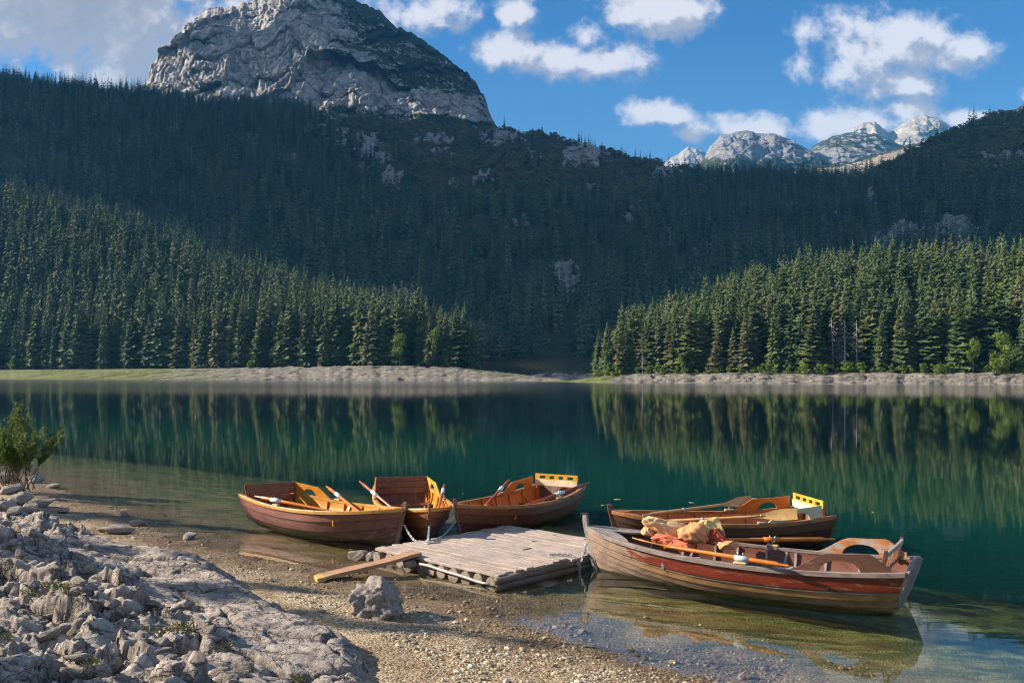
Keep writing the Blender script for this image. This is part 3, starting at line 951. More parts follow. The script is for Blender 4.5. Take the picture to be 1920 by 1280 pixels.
def bed_z(X, Y, fine=True):
    d = line_dist(X, Y, SHORE)                       # > 0 in the water
    d = d + .22 * fbm(X / 1.1, Y / 1.1, 3, 81) + .10 * fbm(X / .35, Y / .35, 2, 84)
    z = np.where(d > 0, -(.075 * np.minimum(d, 3) + .12 * np.clip(d - 3, 0, 4) + .22 * np.clip(d - 7, 0, 7) + .5 * np.clip(d - 14, 0, 20)),
                 .075 * np.minimum(-d, 2) + .04 * np.clip(-d - 2, 0, 6) + .10 * np.clip(-d - 8, 0, 20))
    if fine:
        z = z + .012 * fbm(X / .25, Y / .25, 3, 85) + .02 * ss(d, .8, 3) * np.sin(Y * 9 + 2.5 * fbm(X / 1.5, Y / .7, 3, 87)) * fbm(X / .8, Y / .5, 2, 89)
        z = z + .05 * ss(d, 2, 4) * fbm(X / .7, Y / .5, 3, 90)
    return z


def warp_axis(a, b, c, fine, coarse):
    """grid line positions: fine steps between a and b, growing outside to c"""
    core = np.arange(a, b, fine); s_ = fine; out_ = []; x = core[-1]
    while x < c:
        s_ = min(s_ * 1.09, coarse); x += s_; out_.append(x)
    return core, np.array(out_)


core, hi_ = warp_axis(4.0, 17, 470, .045, 12)
ys = np.concatenate([[-30, -12, -4, 0, 2, 3.2], core, hi_])
core, hi_ = warp_axis(-8, 7, 420, .05, 14)
xs = np.concatenate([-hi_[::-1] - 1, core, hi_])
XX, YY = np.meshgrid(xs, ys, indexing='ij')
ZZ = np.maximum(bed_z(XX, YY), -12.5)

t = NT('gravel_shore')
p = t.pos(); pz = t.n('ShaderNodeSeparateXYZ', {0: t.n('ShaderNodeNewGeometry', out=None).outputs['Position']}, out=None).outputs[2]
v1 = t.voro(p, 38, out='Color'); v1 = t.n('ShaderNodeSeparateXYZ', {0: v1}, out=None).outputs[0]
e1 = t.voro(p, 38); e2 = t.voro(p, 95)
n1 = t.noise(p, 1.3, 6, .6); n2 = t.noise(p, 22, 6, .7)
c = t.ramp(v1, [(0, (.26, .195, .12)), (.4, (.42, .325, .205)), (.75, (.52, .425, .29)), (1, (.63, .55, .42))])
c = t.mix(.6, c, t.ramp(n2, [(.3, (.55, .5, .45)), (.65, (1.2, 1.15, 1.1))]), 'MULTIPLY')
c = t.mix(t.rng(n1, .42, .62), c, t.mix(1.0, c, (.66, .60, .55), 'MULTIPLY'))
wet = t.rng(t.math('ADD', pz, t.math('MULTIPLY', t.math('SUBTRACT', n1, .5), .10)), .085, .025)
c = t.mix(wet, c, t.mix(1.0, c, (.50, .44, .36), 'MULTIPLY'))
# algae and silt further down the lake bed
st = t.noise(t.pos((.7, 2.6, 1)), 1.6, 7, .65, .8)
alg = t.ramp(st, [(.36, (.026, .040, .010)), (.5, (.11, .125, .032)), (.64, (.30, .30, .10))])
c = t.mix(t.math('MULTIPLY', t.rng(t.math('ADD', pz, t.math('MULTIPLY', t.math('SUBTRACT', st, .5), .7)), -.03, -.17), .95), c, alg)
hb = t.math('ADD', t.math('MULTIPLY', e1, -.6), t.math('ADD', t.math('MULTIPLY', e2, -.3), t.math('MULTIPLY', n2, .7)))
M_gravel = t.out(t.pbsdf(c, t.rng(wet, 0, 1, .9, .5), t.bump(hb, .022), spec=.3))
bed = link(grid_mesh('lake_shore', XX, YY, ZZ), 'lake_shore', M_gravel); tag(bed, kind='structure')
g = MB(); g.sheet([[(-9000, -9000, -14), (9000, -9000, -14)], [(-9000, 12000, -14), (9000, 12000, -14)]])
t = NT('deep_ground'); M_deep = t.out(t.pbsdf(t.mix(t.noise(t.pos(), .02, 6, .6), (.05, .06, .03), (.10, .10, .05)), .95))
tag(g.build('ground', M_deep), kind='structure')

# ---- water
core, hi_ = warp_axis(4.0, 30, 470, .16, 14)
ysw = np.concatenate([[-25, -10, 0, 2.5], core, hi_])
core, hi_ = warp_axis(-14, 12, 430, .2, 14)
xsw = np.concatenate([-hi_[::-1] - 2, core, hi_])
XW, YW = np.meshgrid(xsw, ysw, indexing='ij')
DEP = np.maximum(0, -np.maximum(bed_z(XW, YW, False), -12))
t = NT('lake_water')
dep = t.attr('depth')
pw = t.pos((1, 1, 1))
geo = t.n('ShaderNodeNewGeometry', out=None)
py_ = t.n('ShaderNodeSeparateXYZ', {0: geo.outputs['Position']}, out=None)
w1 = t.noise(t.pos((1.0, 2.4, 1)), 1.7, 3, .5)
w2 = t.noise(t.pos((1.0, 1.8, 1)), 7.5, 3, .5)
wb = t.noise(t.pos((1, 1, 1)), .16, 3, .5)
calm = t.rng(wb, .42, .62)
far = t.rng(py_.outputs[1], 14, 60)
hgt = t.math('ADD', t.math('MULTIPLY', w1, .0008), t.math('MULTIPLY', w2, t.math('ADD', t.math('ADD', .00006, t.math('MULTIPLY', calm, .00022)), t.rng(py_.outputs[1], 90, 190, 0.0, .0012))))
nb = t.bump(hgt, 1.0, 1.0)
fr = t.n('ShaderNodeFresnel', {'IOR': t.rng(geo.outputs['Backfacing'], 0, 1, 1.333, 1 / 1.333), 'Normal': nb})     # same coating seen from above or, by light, from below
gl = t.n('ShaderNodeBsdfGlossy', {'Color': (1, 1, 1), 'Roughness': t.math('ADD', t.rng(py_.outputs[1], 50, 110, .014, .05), t.rng(py_.outputs[1], 115, 170, 0, .06)), 'Normal': nb})
# light fades in the water with the depth of the bed below; the rest is scattered back as teal
k = t.math('POWER', 2.718, t.math('MULTIPLY', t.math('MAXIMUM', t.math('SUBTRACT', dep, .12), 0.0), -1.3))
tint = t.mix(t.rng(dep, 0, 2.2), (.98, .98, .95), (.50, .78, .58))
tr = t.n('ShaderNodeBsdfTransparent', {'Color': tint})
deepc = t.mix(t.rng(dep, 1.0, 7), (.002, .050, .030), (.001, .012, .015))
df = t.n('ShaderNodeBsdfDiffuse', {'Color': deepc})
body = t.n('ShaderNodeMixShader', {0: k, 1: df, 2: tr})
M_water = t.out(t.n('ShaderNodeMixShader', {0: fr, 1: body, 2: gl}))
water = link(grid_mesh('water', XW, YW, XW * 0, attrs={'depth': DEP}), 'water', M_water); tag(water, kind='structure')

# ---- rock outcrop
OUT = np.array([(-.30, 4.0), (-.48, 6.7), (-.72, 7.5), (-1.10, 8.22), (-1.60, 8.8), (-2.20, 9.5), (-2.72, 10.2), (-3.1, 10.9), (-3.7, 11.45), (-4.5, 12.0), (-5.3, 12.5),
                (-6.1, 13.3), (-7.2, 14.4), (-9.3, 16.2), (-14, 18.5), (-18, 18), (-18, 1.5), (-.2, 1.5)])


def outcrop(X, Y):
    wx = X + .10 * fbm(X / .6, Y / .6, 3, 91); wy = Y + .10 * fbm(X / .6, Y / .6, 3, 95)
    di = line_dist(wx, wy, OUT, True)                        # > 0 inside
    base = -.15 + .52 * ss(di, -.12, .8) + .22 * ss(di, .7, 2.6) + .10 * ss(-X, 4, 9)
    base = base + .07 * fbm(X / 1.5 + Y / 3, Y / 1.1, 2, 99) * ss(di, .1, 1)
    base = base - .30 * np.exp(-((X + .3) ** 2 + (Y - 4) ** 2) / 9)
    # smooth ice-worn slab along the water side, broken rock behind
    slab = (1 - ss(di + .35 * fbm(X / .8, Y / .8, 2, 101), 1.30, 1.85)) * ss(-X, .2, .6) * (1 - ss(-X, 5.2, 6.0))
    slab = np.maximum(slab, (1 - ss(np.hypot((X + 4.0) / 1.3, (Y - 10.5) / .9), .8, 1.1)) * .9)
    rgh = ss(di, .05, .45) * (1 - slab)
    u_ = X * .86 - Y * .5; v_ = X * .5 + Y * .86             # bedding direction
    du = .05 * fbm(X / .22, Y / .22, 3, 103)
    h1, c1 = blocks(u_ / .80 + du, v_ / .50 + du, 111, .9)
    h2, c2 = blocks(u_ / .31 + du, v_ / .22 - du, 121, .95)
    h3, c3 = blocks(u_ / .13 - du, v_ / .10 + du, 131, 1.0)
    z = base + rgh * (.15 * h1 + .105 * h2 + .036 * h3 - .075 * c1 - .028 * c2 - .012 * c3)
    s1, k1 = blocks(u_ / 1.2 + du, v_ / .55 + du, 141, .5)
    s2, k2 = blocks(u_ / .5 + du * 2, v_ / .16 + du, 151, .5)
    kk = np.clip(perlin(X / .7, Y / .7, 161) * 2 + .3, 0, 1)
    z = z + slab * ss(di, 0, .4) * (.06 * s1 + .026 * s2 - .06 * k1 - .030 * k2 * kk + .014 * fbm(u_ / .5, v_ / .12, 4, 163) + .012 * ridged(u_ / .16, v_ / .04, 4, 167))
    z = z + (.3 + .7 * rgh) * (.011 * fbm(X / .06, Y / .06, 4, 171)) + .016 * rgh * ridged(X / .22, Y / .16, 4, 173)
    cr = np.clip(rgh * np.maximum(np.maximum(c1, c2 * .8), c3 * .5) + slab * np.maximum(k1, k2 * kk * .6), 0, 1)
    return np.where(di > -.25, z, np.minimum(z, -.2)), di, slab, cr


xo = np.concatenate([np.arange(-16, -9, .12), np.arange(-9, -.1, .0185), np.arange(-.1, .5, .1)]); yo = np.concatenate([np.arange(2.2, 4.8, .05), np.arange(4.8, 11.4, .0185), np.arange(11.4, 15, .03), np.arange(15, 18.6, .1)])
XO, YO = np.meshgrid(xo, yo, indexing='ij')
ZO, DI, SL, CR = outcrop(XO, YO)


def m_limestone(name, fiss=1.0):
    t = NT(name)
    p = t.coord()
    n1 = t.noise(p, 1.1, 6, .6); n2 = t.noise(p, 7, 8, .68); n3 = t.noise(p, 42, 7, .7)
    c = t.ramp(n2, [(.28, (.22, .19, .17)), (.45, (.43, .375, .33)), (.6, (.55, .49, .43)), (.75, (.70, .64, .57))])
    c = t.mix(t.math('MULTIPLY', t.rng(n1, .45, .65), .55), c, t.mix(1.0, c, (.72, .70, .76), 'MULTIPLY'))
    c = t.mix(.55, c, t.ramp(n3, [(.3, (.5, .48, .46)), (.6, (1.2, 1.18, 1.15))]), 'MULTIPLY')
    pits = t.rng(t.voro(p, 60), .05, .3)
    c = t.mix(t.math('MULTIPLY', t.attr('slab'), .5), c, t.mix(1.0, c, (.66, .65, .66), 'MULTIPLY'))
    pf = t.n('ShaderNodeMapping', {'Vector': p, 'Rotation': (0, 0, .55), 'Scale': (.55, 1.25, 1)})
    vc = t.n('ShaderNodeTexVoronoi', {'Vector': t.n('ShaderNodeVectorMath', {0: pf, 1: t.n('ShaderNodeVectorMath', {0: t.noise(p, 6, 4, .6, col=True), 1: (.16, .16, .16)}, operation='MULTIPLY')}, operation='ADD'), 'Scale': 3.6}, out=0, feature='DISTANCE_TO_EDGE')
    vd = t.n('ShaderNodeTexVoronoi', {'Vector': t.n('ShaderNodeVectorMath', {0: pf, 1: t.n('ShaderNodeVectorMath', {0: t.noise(p, 14, 4, .6, col=True), 1: (.08, .08, .08)}, operation='MULTIPLY')}, operation='ADD'), 'Scale': 16.0}, out=0, feature='DISTANCE_TO_EDGE')
    fis = t.math('MULTIPLY', fiss, t.math('MAXIMUM', t.rng(vc, .035, .004), t.math('MULTIPLY', t.rng(vd, .06, .01), t.rng(t.noise(p, 2.2, 4, .6), .5, .66))))
    c = t.mix(t.math('MULTIPLY', fis, .62), c, (.07, .06, .052))
    c = t.mix(t.math('MULTIPLY', t.attr('crack'), .75), c, (.055, .048, .042))
    lich = t.rng(t.noise(p, 15, 5, .7), .62, .72)
    c = t.mix(t.math('MULTIPLY', lich, .35), c, (.62, .60, .55))
    hb = t.math('ADD', t.math('MULTIPLY', n2, .8), t.math('ADD', t.math('MULTIPLY', n3, .55), t.math('MULTIPLY', pits, .06)))
    hb = t.math('SUBTRACT', hb, t.math('MULTIPLY', fis, .5))
    return t.out(t.pbsdf(c, .92, t.bump(hb, .035), spec=.2))


M_rock = m_limestone('limestone'); M_stone = m_limestone('loose_limestone', .12)
oc = link(grid_mesh('rock_outcrop', XO, YO, ZO, attrs={'slab': SL, 'crack': CR}), 'rock_outcrop', M_rock); tag(oc, kind='structure')


def look(gx, gy, G, x, y):
    """bilinear look-up in a grid with uneven lines"""
    x = np.asarray(x, float); y = np.asarray(y, float); fx = np.interp(x, gx, np.arange(len(gx))); fy = np.interp(y, gy, np.arange(len(gy)))
    i = np.clip(fx.astype(int), 0, len(gx) - 2); j = np.clip(fy.astype(int), 0, len(gy) - 2); u_, v_ = fx - i, fy - j
    return (G[i, j] * (1 - u_) + G[i + 1, j] * u_) * (1 - v_) + (G[i, j + 1] * (1 - u_) + G[i + 1, j + 1] * u_) * v_


def ground_z(x, y):
    return np.maximum(look(xs, ys, ZZ, x, y), np.where(x < .45, look(xo, yo, ZO, x, y), -9))


STEP = np.concatenate([np.arange(3.3, 16, .01), np.arange(16, 60, .05)])


def ground_at(px, py):
    """the point where the ray of a photo pixel meets the built ground"""
    zr = H + (HZ - py) / F * STEP; xr = (px - 960) / F * STEP
    hit = np.nonzero(zr <= ground_z(xr, STEP))[0]
    i = hit[0] if len(hit) else len(STEP) - 1
    return Vector((xr[i], STEP[i], zr[i]))


def rock_mesh(seed, sub=3, facet=.5, flat=.75, rough=.12):
    r = random.Random(seed); bm = bmesh.new()
    bmesh.ops.create_icosphere(bm, subdivisions=sub, radius=1)
    pl = [(Vector((r.gauss(0, 1), r.gauss(0, 1), r.gauss(0, 1))).normalized(), r.uniform(.48, .85)) for _ in range(10)]
    co = np.array([v.co for v in bm.verts])
    nx = fbm(co[:, 0] * 1.7 + co[:, 2] * .9 + seed, co[:, 1] * 1.7 - co[:, 2], 4, seed)
    nr = ridged(co[:, 0] * 3.1 - co[:, 2] + seed, co[:, 1] * 2.2 + co[:, 2] * 2.6, 3, seed + 7)
    for v, a, b in zip(bm.verts, nx, nr):
        p_ = v.co.copy()
        for nn, dd in pl:
            e = p_.dot(nn)
            if e > dd: p_ -= nn * (e - dd) * .92
        v.co = p_ * (1 + rough * a + rough * .35 * b)
        v.co.z *= flat
    me = bpy.data.meshes.new('rock'); bm.to_mesh(me); bm.free()
    me.materials.append(M_stone)
    me.polygons.foreach_set('use_smooth', np.full(len(me.polygons), sub > 3))
    return me


RK = [rock_mesh(600 + k, 3) for k in range(9)]


def stone(name, px, py, size, me, label, cat, sink=.25, group=None, rz=None, dim=(1, 1, 1)):
    p_ = ground_at(px, py)
    o = bpy.data.objects.new(name, me); COL.objects.link(o)
    o.location = p_ + Vector((0, 0, size * dim[2] * (.7 - sink))); o.scale = (size * dim[0], size * dim[1], size * dim[2])
    o.rotation_euler = (random.uniform(-.3, .3), random.uniform(-.3, .3), random.uniform(0, 6.28) if rz is None else rz)
    return tag(o, label, cat, group)


BIG = rock_mesh(641, 5, flat=1.0, rough=.27)
stone('boulder', 706, 1150, .25, BIG, 'craggy grey boulder alone on the gravel in front of the dock', 'boulder', .2, rz=2.2, dim=(1.08, 1.0, .85))
stone('boulder', 76, 950, .22, rock_mesh(652, 5, rough=.07), 'smooth flat topped boulder below the leafy bush', 'boulder', .2, rz=.2, dim=(1.25, .8, .62))
stone('stone', 355, 1010, .115, rock_mesh(655, 4), 'pale rounded stone at the water edge beyond the rock slab', 'stone', .2, dim=(1.2, .9, .8))
stone('stone', 231, 966, .11, rock_mesh(656, 4), 'small white stone on the dark gravel tongue', 'stone', .2, dim=(1.1, .8, .6))
stone('stone', 213, 998, .25, rock_mesh(657, 4), 'long white rock lying at the back edge of the outcrop', 'stone', .2, rz=.1, dim=(1.2, .6, .4))
stone('stone', 255, 985, .13, rock_mesh(658, 4), 'dark stone on the gravel tongue beside the long white rock', 'stone', .2, dim=(1.2, .8, .6))
stone('stone', 1093, 1186, .055, RK[1], 'dark stone breaking the shallow water in front of the weathered boat', 'stone', .3, dim=(1.2, .8, .7))
stone('stone', 1395, 1272, .06, RK[2], 'pale yellow stone at the edge of the puddled shallows', 'stone', .2, dim=(1.2, 1, .9))
stone('stone', 1105, 1212, .07, RK[3], 'brown stone on the gravel edge near the still pool', 'stone', .4, dim=(1.3, .9, .5))
for i, (px, py, s_) in enumerate([(20, 925, .24), (40, 940, .17), (12, 958, .2), (55, 958, .13), (118, 962, .11), (28, 962, .12), (70, 905, .2), (100, 915, .13), (8, 905, .25)]):
    stone('stone', px, py, s_, RK[i % 9], 'rounded stone in the heap beneath the leafy bush', 'stone', .2, 'stones heaped beneath the bush', dim=(1.1, .9, .75))
# loose rubble on the broken part of the outcrop
r = random.Random(12); k = 0; tries = 0
while k < 34 and tries < 3000:
    tries += 1
    px = r.uniform(-10, 850); py = r.uniform(1000, 1300)
    if py < 1010 + px * .12 or py < 1040 + (px - 250) * .36: continue
    p_ = ground_at(px, py)
    if look(xo, yo, DI, p_.x, p_.y) < .15 or look(xo, yo, SL, p_.x, p_.y) > .25: continue
    q = r.choice((.03, .035, .04, .05, .06, .075, .09)) * r.uniform(.8, 1.2) * (1 if px < 600 else .7)
    o = stone('rock', px, py, q, RK[k % 9], 'loose angular grey rock in the rubble on the outcrop', 'rock', .32, 'rubble on the rock outcrop', dim=(r.uniform(.9, 1.4), r.uniform(.7, 1.1), r.uniform(.6, .9)))
    k += 1

# pebbles strewn over the gravel: far too many to count
ico = bmesh.new(); bmesh.ops.create_icosphere(ico, subdivisions=1, radius=1)
iv = np.array([v.co for v in ico.verts]); itf = np.array([[v.index for v in f.verts] for f in ico.faces]); ico.free()
n = 26000
Yp = 1 / RNG.uniform(1 / 17.5, 1 / 6.2, n); Xp = RNG.uniform(-.62, .40, n) * Yp
dsh = line_dist(Xp, Yp, SHORE)
keepp = (dsh < .5 + 1.6 * RNG.random(n) ** 3) & (dsh > -7)
di_ = line_dist(Xp, Yp, OUT, True); keepp &= (di_ < .08)
keepp &= (fbm(Xp / .5, Yp / .5, 3, 181) > -.45 + .3 * RNG.random(n))
Xp, Yp = Xp[keepp], Yp[keepp]; n = len(Xp)
Zp = bed_z(Xp, Yp)
sz = .006 + .008 * RNG.random(n) ** 2 + .022 * RNG.random(n) ** 14
sc3 = np.stack([sz * RNG.uniform(.8, 1.5, n), sz * RNG.uniform(.8, 1.3, n), sz * RNG.uniform(.5, .85, n)], -1)
ang = RNG.uniform(0, 6.28, n)
V3 = iv[None] * (1 + .28 * (RNG.random((n, len(iv), 1)) - .5)) * sc3[:, None]
ca, sa = np.cos(ang)[:, None], np.sin(ang)[:, None]
V3 = np.stack([V3[..., 0] * ca - V3[..., 1] * sa + Xp[:, None], V3[..., 0] * sa + V3[..., 1] * ca + Yp[:, None], V3[..., 2] + (Zp + sz * .25)[:, None]], -1)
FF = (itf[None] + (np.arange(n) * len(iv))[:, None, None]).reshape(-1, 3)
t = NT('pebbles')
tv = t.attr('tone'); pz = t.n('ShaderNodeSeparateXYZ', {0: t.n('ShaderNodeNewGeometry', out=None).outputs['Position']}, out=None).outputs[2]
c = t.ramp(tv, [(0, (.20, .155, .10)), (.35, (.40, .32, .21)), (.75, (.52, .44, .31)), (1, (.66, .60, .49))])
wet = t.rng(pz, .06, .015)
c = t.mix(wet, c, t.mix(1.0, c, (.5, .44, .36), 'MULTIPLY'))
M_peb = t.out(t.pbsdf(c, t.rng(wet, 0, 1, .85, .35), spec=.3))
peb = link(np_mesh('gravel', V3.reshape(-1, 3), FF, False, attrs={'tone': np.repeat(RNG.random(n) ** 1.2, len(iv))}), 'gravel', M_peb); tag(peb, kind='stuff')

# ---- the leafy bush at the waterside
B0 = Wz(40, 905, .25); B0.z = .2
rb = random.Random(31)
bush = empty('bush', B0); tag(bush, 'leafy green bush with bare lower stems at the waterside', 'bush')
stems, leaves = MB(), MB()
for i in range(36):
    a = rb.uniform(0, 6.28); lean = rb.uniform(.1, 1.0); L = rb.uniform(.8, 1.75) * (1.0 if lean < .5 else .8)
    d = Vector((math.cos(a) * lean + .02, math.sin(a) * lean * .8, 1)).normalized()
    b = Vector((rb.uniform(-.5, .25), rb.uniform(-.3, .3), -.1)); pts = [b]
    for k in range(6):
        d = (d + Vector((rb.uniform(-.16, .16), rb.uniform(-.16, .16), .05))).normalized(); pts.append(pts[-1] + d * L / 6)
    stems.tube(pts, [.011, .010, .008, .006, .005, .0035, .0015], 5)
    tw = [pts]
    for q in range(9):
        k = rb.randint(3, 5); o_ = pts[k].lerp(pts[k + 1], rb.random()) if k < 6 else pts[k]
        dd = (d + Vector((rb.uniform(-1, 1), rb.uniform(-1, 1), rb.uniform(-.1, .7)))).normalized(); l = rb.uniform(.14, .38)
        tp = [o_, o_ + dd * l * .5, o_ + dd * l + Vector((0, 0, .03))]; stems.tube(tp, [.004, .003, .001], 4); tw.append(tp)
    for tp in tw:
        for q in range(26 if tp is pts else 20):
            f_ = rb.uniform(.55 if tp is pts else .25, 1) * (len(tp) - 1); k = min(int(f_), len(tp) - 2); o_ = tp[k].lerp(tp[k + 1], f_ - k)
            ld_ = Vector((rb.gauss(0, 1), rb.gauss(0, 1), rb.gauss(.5, .7))).normalized(); sd = ld_.cross(Vector((rb.gauss(0, 1), rb.gauss(0, 1), rb.gauss(0, 1)))).normalized()
            l = rb.uniform(.045, .078); up = ld_.cross(sd)
            leaves.add([o_, o_ + ld_ * l * .45 + sd * l * .24 + up * .004, o_ + ld_ * l, o_ + ld_ * l * .45 - sd * l * .24 + up * .004], [(0, 1, 2, 3)])
stems.build('stem', M_bark, bush, True)
leaves.build('foliage', M_bush, bush)

# ---- dry grass tufts between the rocks
gr = MB(); rg = random.Random(9)
for (px, py, s_) in [(110, 1105, 1), (135, 1110, .8), (300, 1185, 1), (330, 1180, .8), (170, 1245, 1), (345, 1178, .8), (95, 1100, .8), (60, 1115, .7), (420, 1215, .6), (10, 1200, .8), (560, 1275, .5)]:
    for q in range(46):
        p_ = ground_at(px + rg.uniform(-22, 22) * s_, py + rg.uniform(-7, 7))
        a = rg.random() * 6.28; l = rg.uniform(.03, .075); d = Vector((math.cos(a) * .8, math.sin(a) * .8, 1)).normalized(); sd = d.cross(Vector((0, 0, 1))).normalized() * .0028
        gr.add([p_ - sd, p_ + sd, p_ + d * l * .6 + sd * .6, p_ + d * l + Vector((d.x, d.y, -.4)) * l * .4], [(0, 1, 2, 3)])
t = NT('dry_grass'); M_grass = t.out(t.pbsdf(t.mix(t.noise(t.pos(), 18, 3), (.09, .11, .03), (.36, .30, .12)), .8))
tag(gr.build('grass', M_grass), kind='stuff')

# ---- spruces standing behind the beach on the sunny side; their shade dapples the rocks
for i, (x, y, h_, wr, lb) in enumerate([(-22, 18.2, 9.3, 1.6, 'broad spruce on the shore beside the leafy bush'), (-20, 13.4, 9.0, 1.5, 'broad spruce on the rocks short of the leafy bush'),
                                        (-18, 7.9, 11, 1.4, 'tall spruce on the rocks beside the outcrop'), (-13, 5.5, 9, 1.3, 'smaller spruce close beside the rubble'),
                                        (-25, 13.2, 13.2, 1.0, 'tallest slim spruce among the trees shading the rocks')]):
    tree('spruce_tree', (x, y, .3), h_, wr, NCROWN[i], NTRUNK[0], lb, 'spruce tree')

# ================================================================== boats, dock and what lies on them
M_pale = wood('pale_wood', (.50, .34, .15), (.62, .47, .25), rough=.5)
M_honeyX = wood('honey_varnish', (.52, .19, .018), (.70, .30, .032), (.25, .09, .02), axis=0, rough=.34, wornamt=.34)
M_honeyZ = wood('honey_varnish_upright', (.52, .20, .02), (.68, .30, .035), (.27, .10, .02), axis=2, rough=.34, wornamt=.3)
M_yellow = wood('yellow_varnish', (.62, .33, .025), (.74, .43, .05), axis=1, rough=.32)
M_cream = wood('cream_board', (.66, .56, .38), (.78, .70, .52), (.42, .30, .16), axis=1, rough=.5, wornamt=.30)
M_orange = wood('orange_varnish', (.50, .135, .014), (.64, .21, .022), axis=0, rough=.3)
M_orangeX = wood('orange_planking', (.46, .125, .014), (.60, .19, .022), (.22, .07, .02), axis=0, rough=.36, wornamt=.34)
M_brownX = wood('brown_varnish', (.13, .042, .024), (.20, .072, .040), (.27, .15, .11), axis=0, rough=.42, wornamt=.36)
M_brownY = wood('brown_board', (.16, .055, .034), (.24, .095, .060), (.30, .17, .13), axis=1, rough=.45, wornamt=.4)
M_stem = wood('stem_wood', (.12, .045, .030), (.18, .075, .05), (.26, .18, .15), axis=2, rough=.5, wornamt=.42)
M_railA = wood('honey_rail', (.52, .25, .055), (.68, .37, .10), (.24, .09, .035), axis=0, rough=.36, wornamt=.36)
M_railC = wood('brown_rail', (.32, .13, .04), (.42, .19, .06), (.20, .07, .03), axis=0, rough=.4, wornamt=.42)
M_greyX = wood('weathered_wood', (.20, .17, .16), (.40, .35, .32), (.17, .065, .04), axis=0, rough=.8, wornamt=.34)
M_greyZ = wood('weathered_upright', (.19, .165, .15), (.38, .34, .31), (.14, .10, .08), axis=2, rough=.85, wornamt=.4)
M_greyY = wood('weathered_board', (.26, .22, .20), (.46, .40, .37), (.20, .10, .065), axis=1, rough=.8, wornamt=.36)
M_sideE = wood('worn_side_board', (.075, .032, .020), (.13, .055, .03), (.24, .18, .15), axis=0, rough=.5, wornamt=.38)
M_sideEfar = wood('half_bare_side_board', (.40, .14, .03), (.48, .19, .05), (.38, .33, .30), axis=0, rough=.55, wornamt=.5)
M_slat = wood('orange_slat', (.34, .12, .04), (.45, .18, .07), (.36, .27, .22), axis=2, rough=.5, wornamt=.46)
M_steel = plain('steel', (.42, .43, .44), .42, .85)
M_galv = plain('galvanised_chain', (.40, .42, .43), .5, .6)
M_wrap = plain('white_sleeve', (.74, .75, .76), .55)
M_wrapE = plain('grey_blue_sleeve', (.40, .47, .54), .6)
M_black = plain('black_rubber', (.02, .02, .022), .6)


def hull_mat(name, cols, grey, worn_fn='low', nst=6, wetc=(.012, .008, .006)):
    t = NT(name)
    k = t.attr('val')
    g = t.noise(t.coord(scale=(1.0, 16, 16)), 2.4, 7, .68, .8)
    c = t.ramp(k, [((i + .02) / nst, x) for i, x in enumerate(cols)], 'CONSTANT')
    c = t.mix(.6, c, t.ramp(g, [(.3, (.5, .48, .48)), (.65, (1.3, 1.28, 1.25))]), 'MULTIPLY')
    oc_ = t.n('ShaderNodeTexCoord', out=None).outputs['Object']
    x = t.n('ShaderNodeSeparateXYZ', {0: oc_}, out=None)
    w1 = t.noise(t.coord(scale=(1.6, 6, 9)), 2.3, 9, .74, .4)
    if worn_fn == 'bow':      # bare grey wood towards the bow, varnish kept at the stern of the top strake
        lo = t.rng(x.outputs[0], .25, 1.25, .24, -.09, True)
        wv = t.math('ADD', w1, t.math('ADD', lo, t.rng(k, .86, .55, .035, .10)))
        wm = t.rng(wv, .52, .60)
    else:
        wv = t.math('ADD', w1, t.rng(k, .8, .2, -.05, .08))
        wm = t.math('MULTIPLY', t.rng(wv, .54, .66), .75)
    gr = t.mix(g, tuple(a * .55 for a in grey), tuple(min(1, a * 1.25) for a in grey))
    c = t.mix(wm, c, gr)
    # lap shadow painted in with the grime along each strake, blotches over the whole side
    fr_ = t.math('FRACT', t.math('MULTIPLY', k, float(nst)))
    lapm = t.math('MAXIMUM', t.rng(fr_, .16, .05), t.math('MULTIPLY', t.rng(fr_, .86, .97), .6))
    c = t.mix(t.math('MULTIPLY', lapm, .8), c, (.018, .011, .009))
    bl = t.noise(t.coord(scale=(1.3, 3, 4)), 3.0, 7, .7)
    c = t.mix(.75 if worn_fn == 'bow' else .45, c, t.ramp(bl, [(.33, (.38, .36, .36)), (.62, (1.15, 1.12, 1.1))]), 'MULTIPLY')
    # scratches and streaks of lime
    sc_ = t.noise(t.coord(scale=(26, 3, 3), rot=(0, .35, 0)), 3.0, 3, .6)
    c = t.mix(t.math('MULTIPLY', t.rng(sc_, .68, .74), t.rng(t.noise(t.coord(), 2.0, 3), .5, .62)), c, (.52, .46, .42))
    fl = t.rng(t.noise(t.coord(scale=(1, 2, 2)), 24, 4, .7), .69, .72)
    c = t.mix(t.math('MULTIPLY', fl, .7), c, (.55, .50, .46))
    wetm = t.rng(t.math('ADD', x.outputs[2], t.math('MULTIPLY', t.math('SUBTRACT', w1, .5), .07)), .045, .012)
    c = t.mix(t.math('MULTIPLY', wetm, .85), c, wetc)
    rgh = t.rng(wm, 0, 1, .40, .78)
    return t.out(t.pbsdf(c, t.math('SUBTRACT', rgh, t.math('MULTIPLY', wetm, .2)), t.bump(g, .003)))


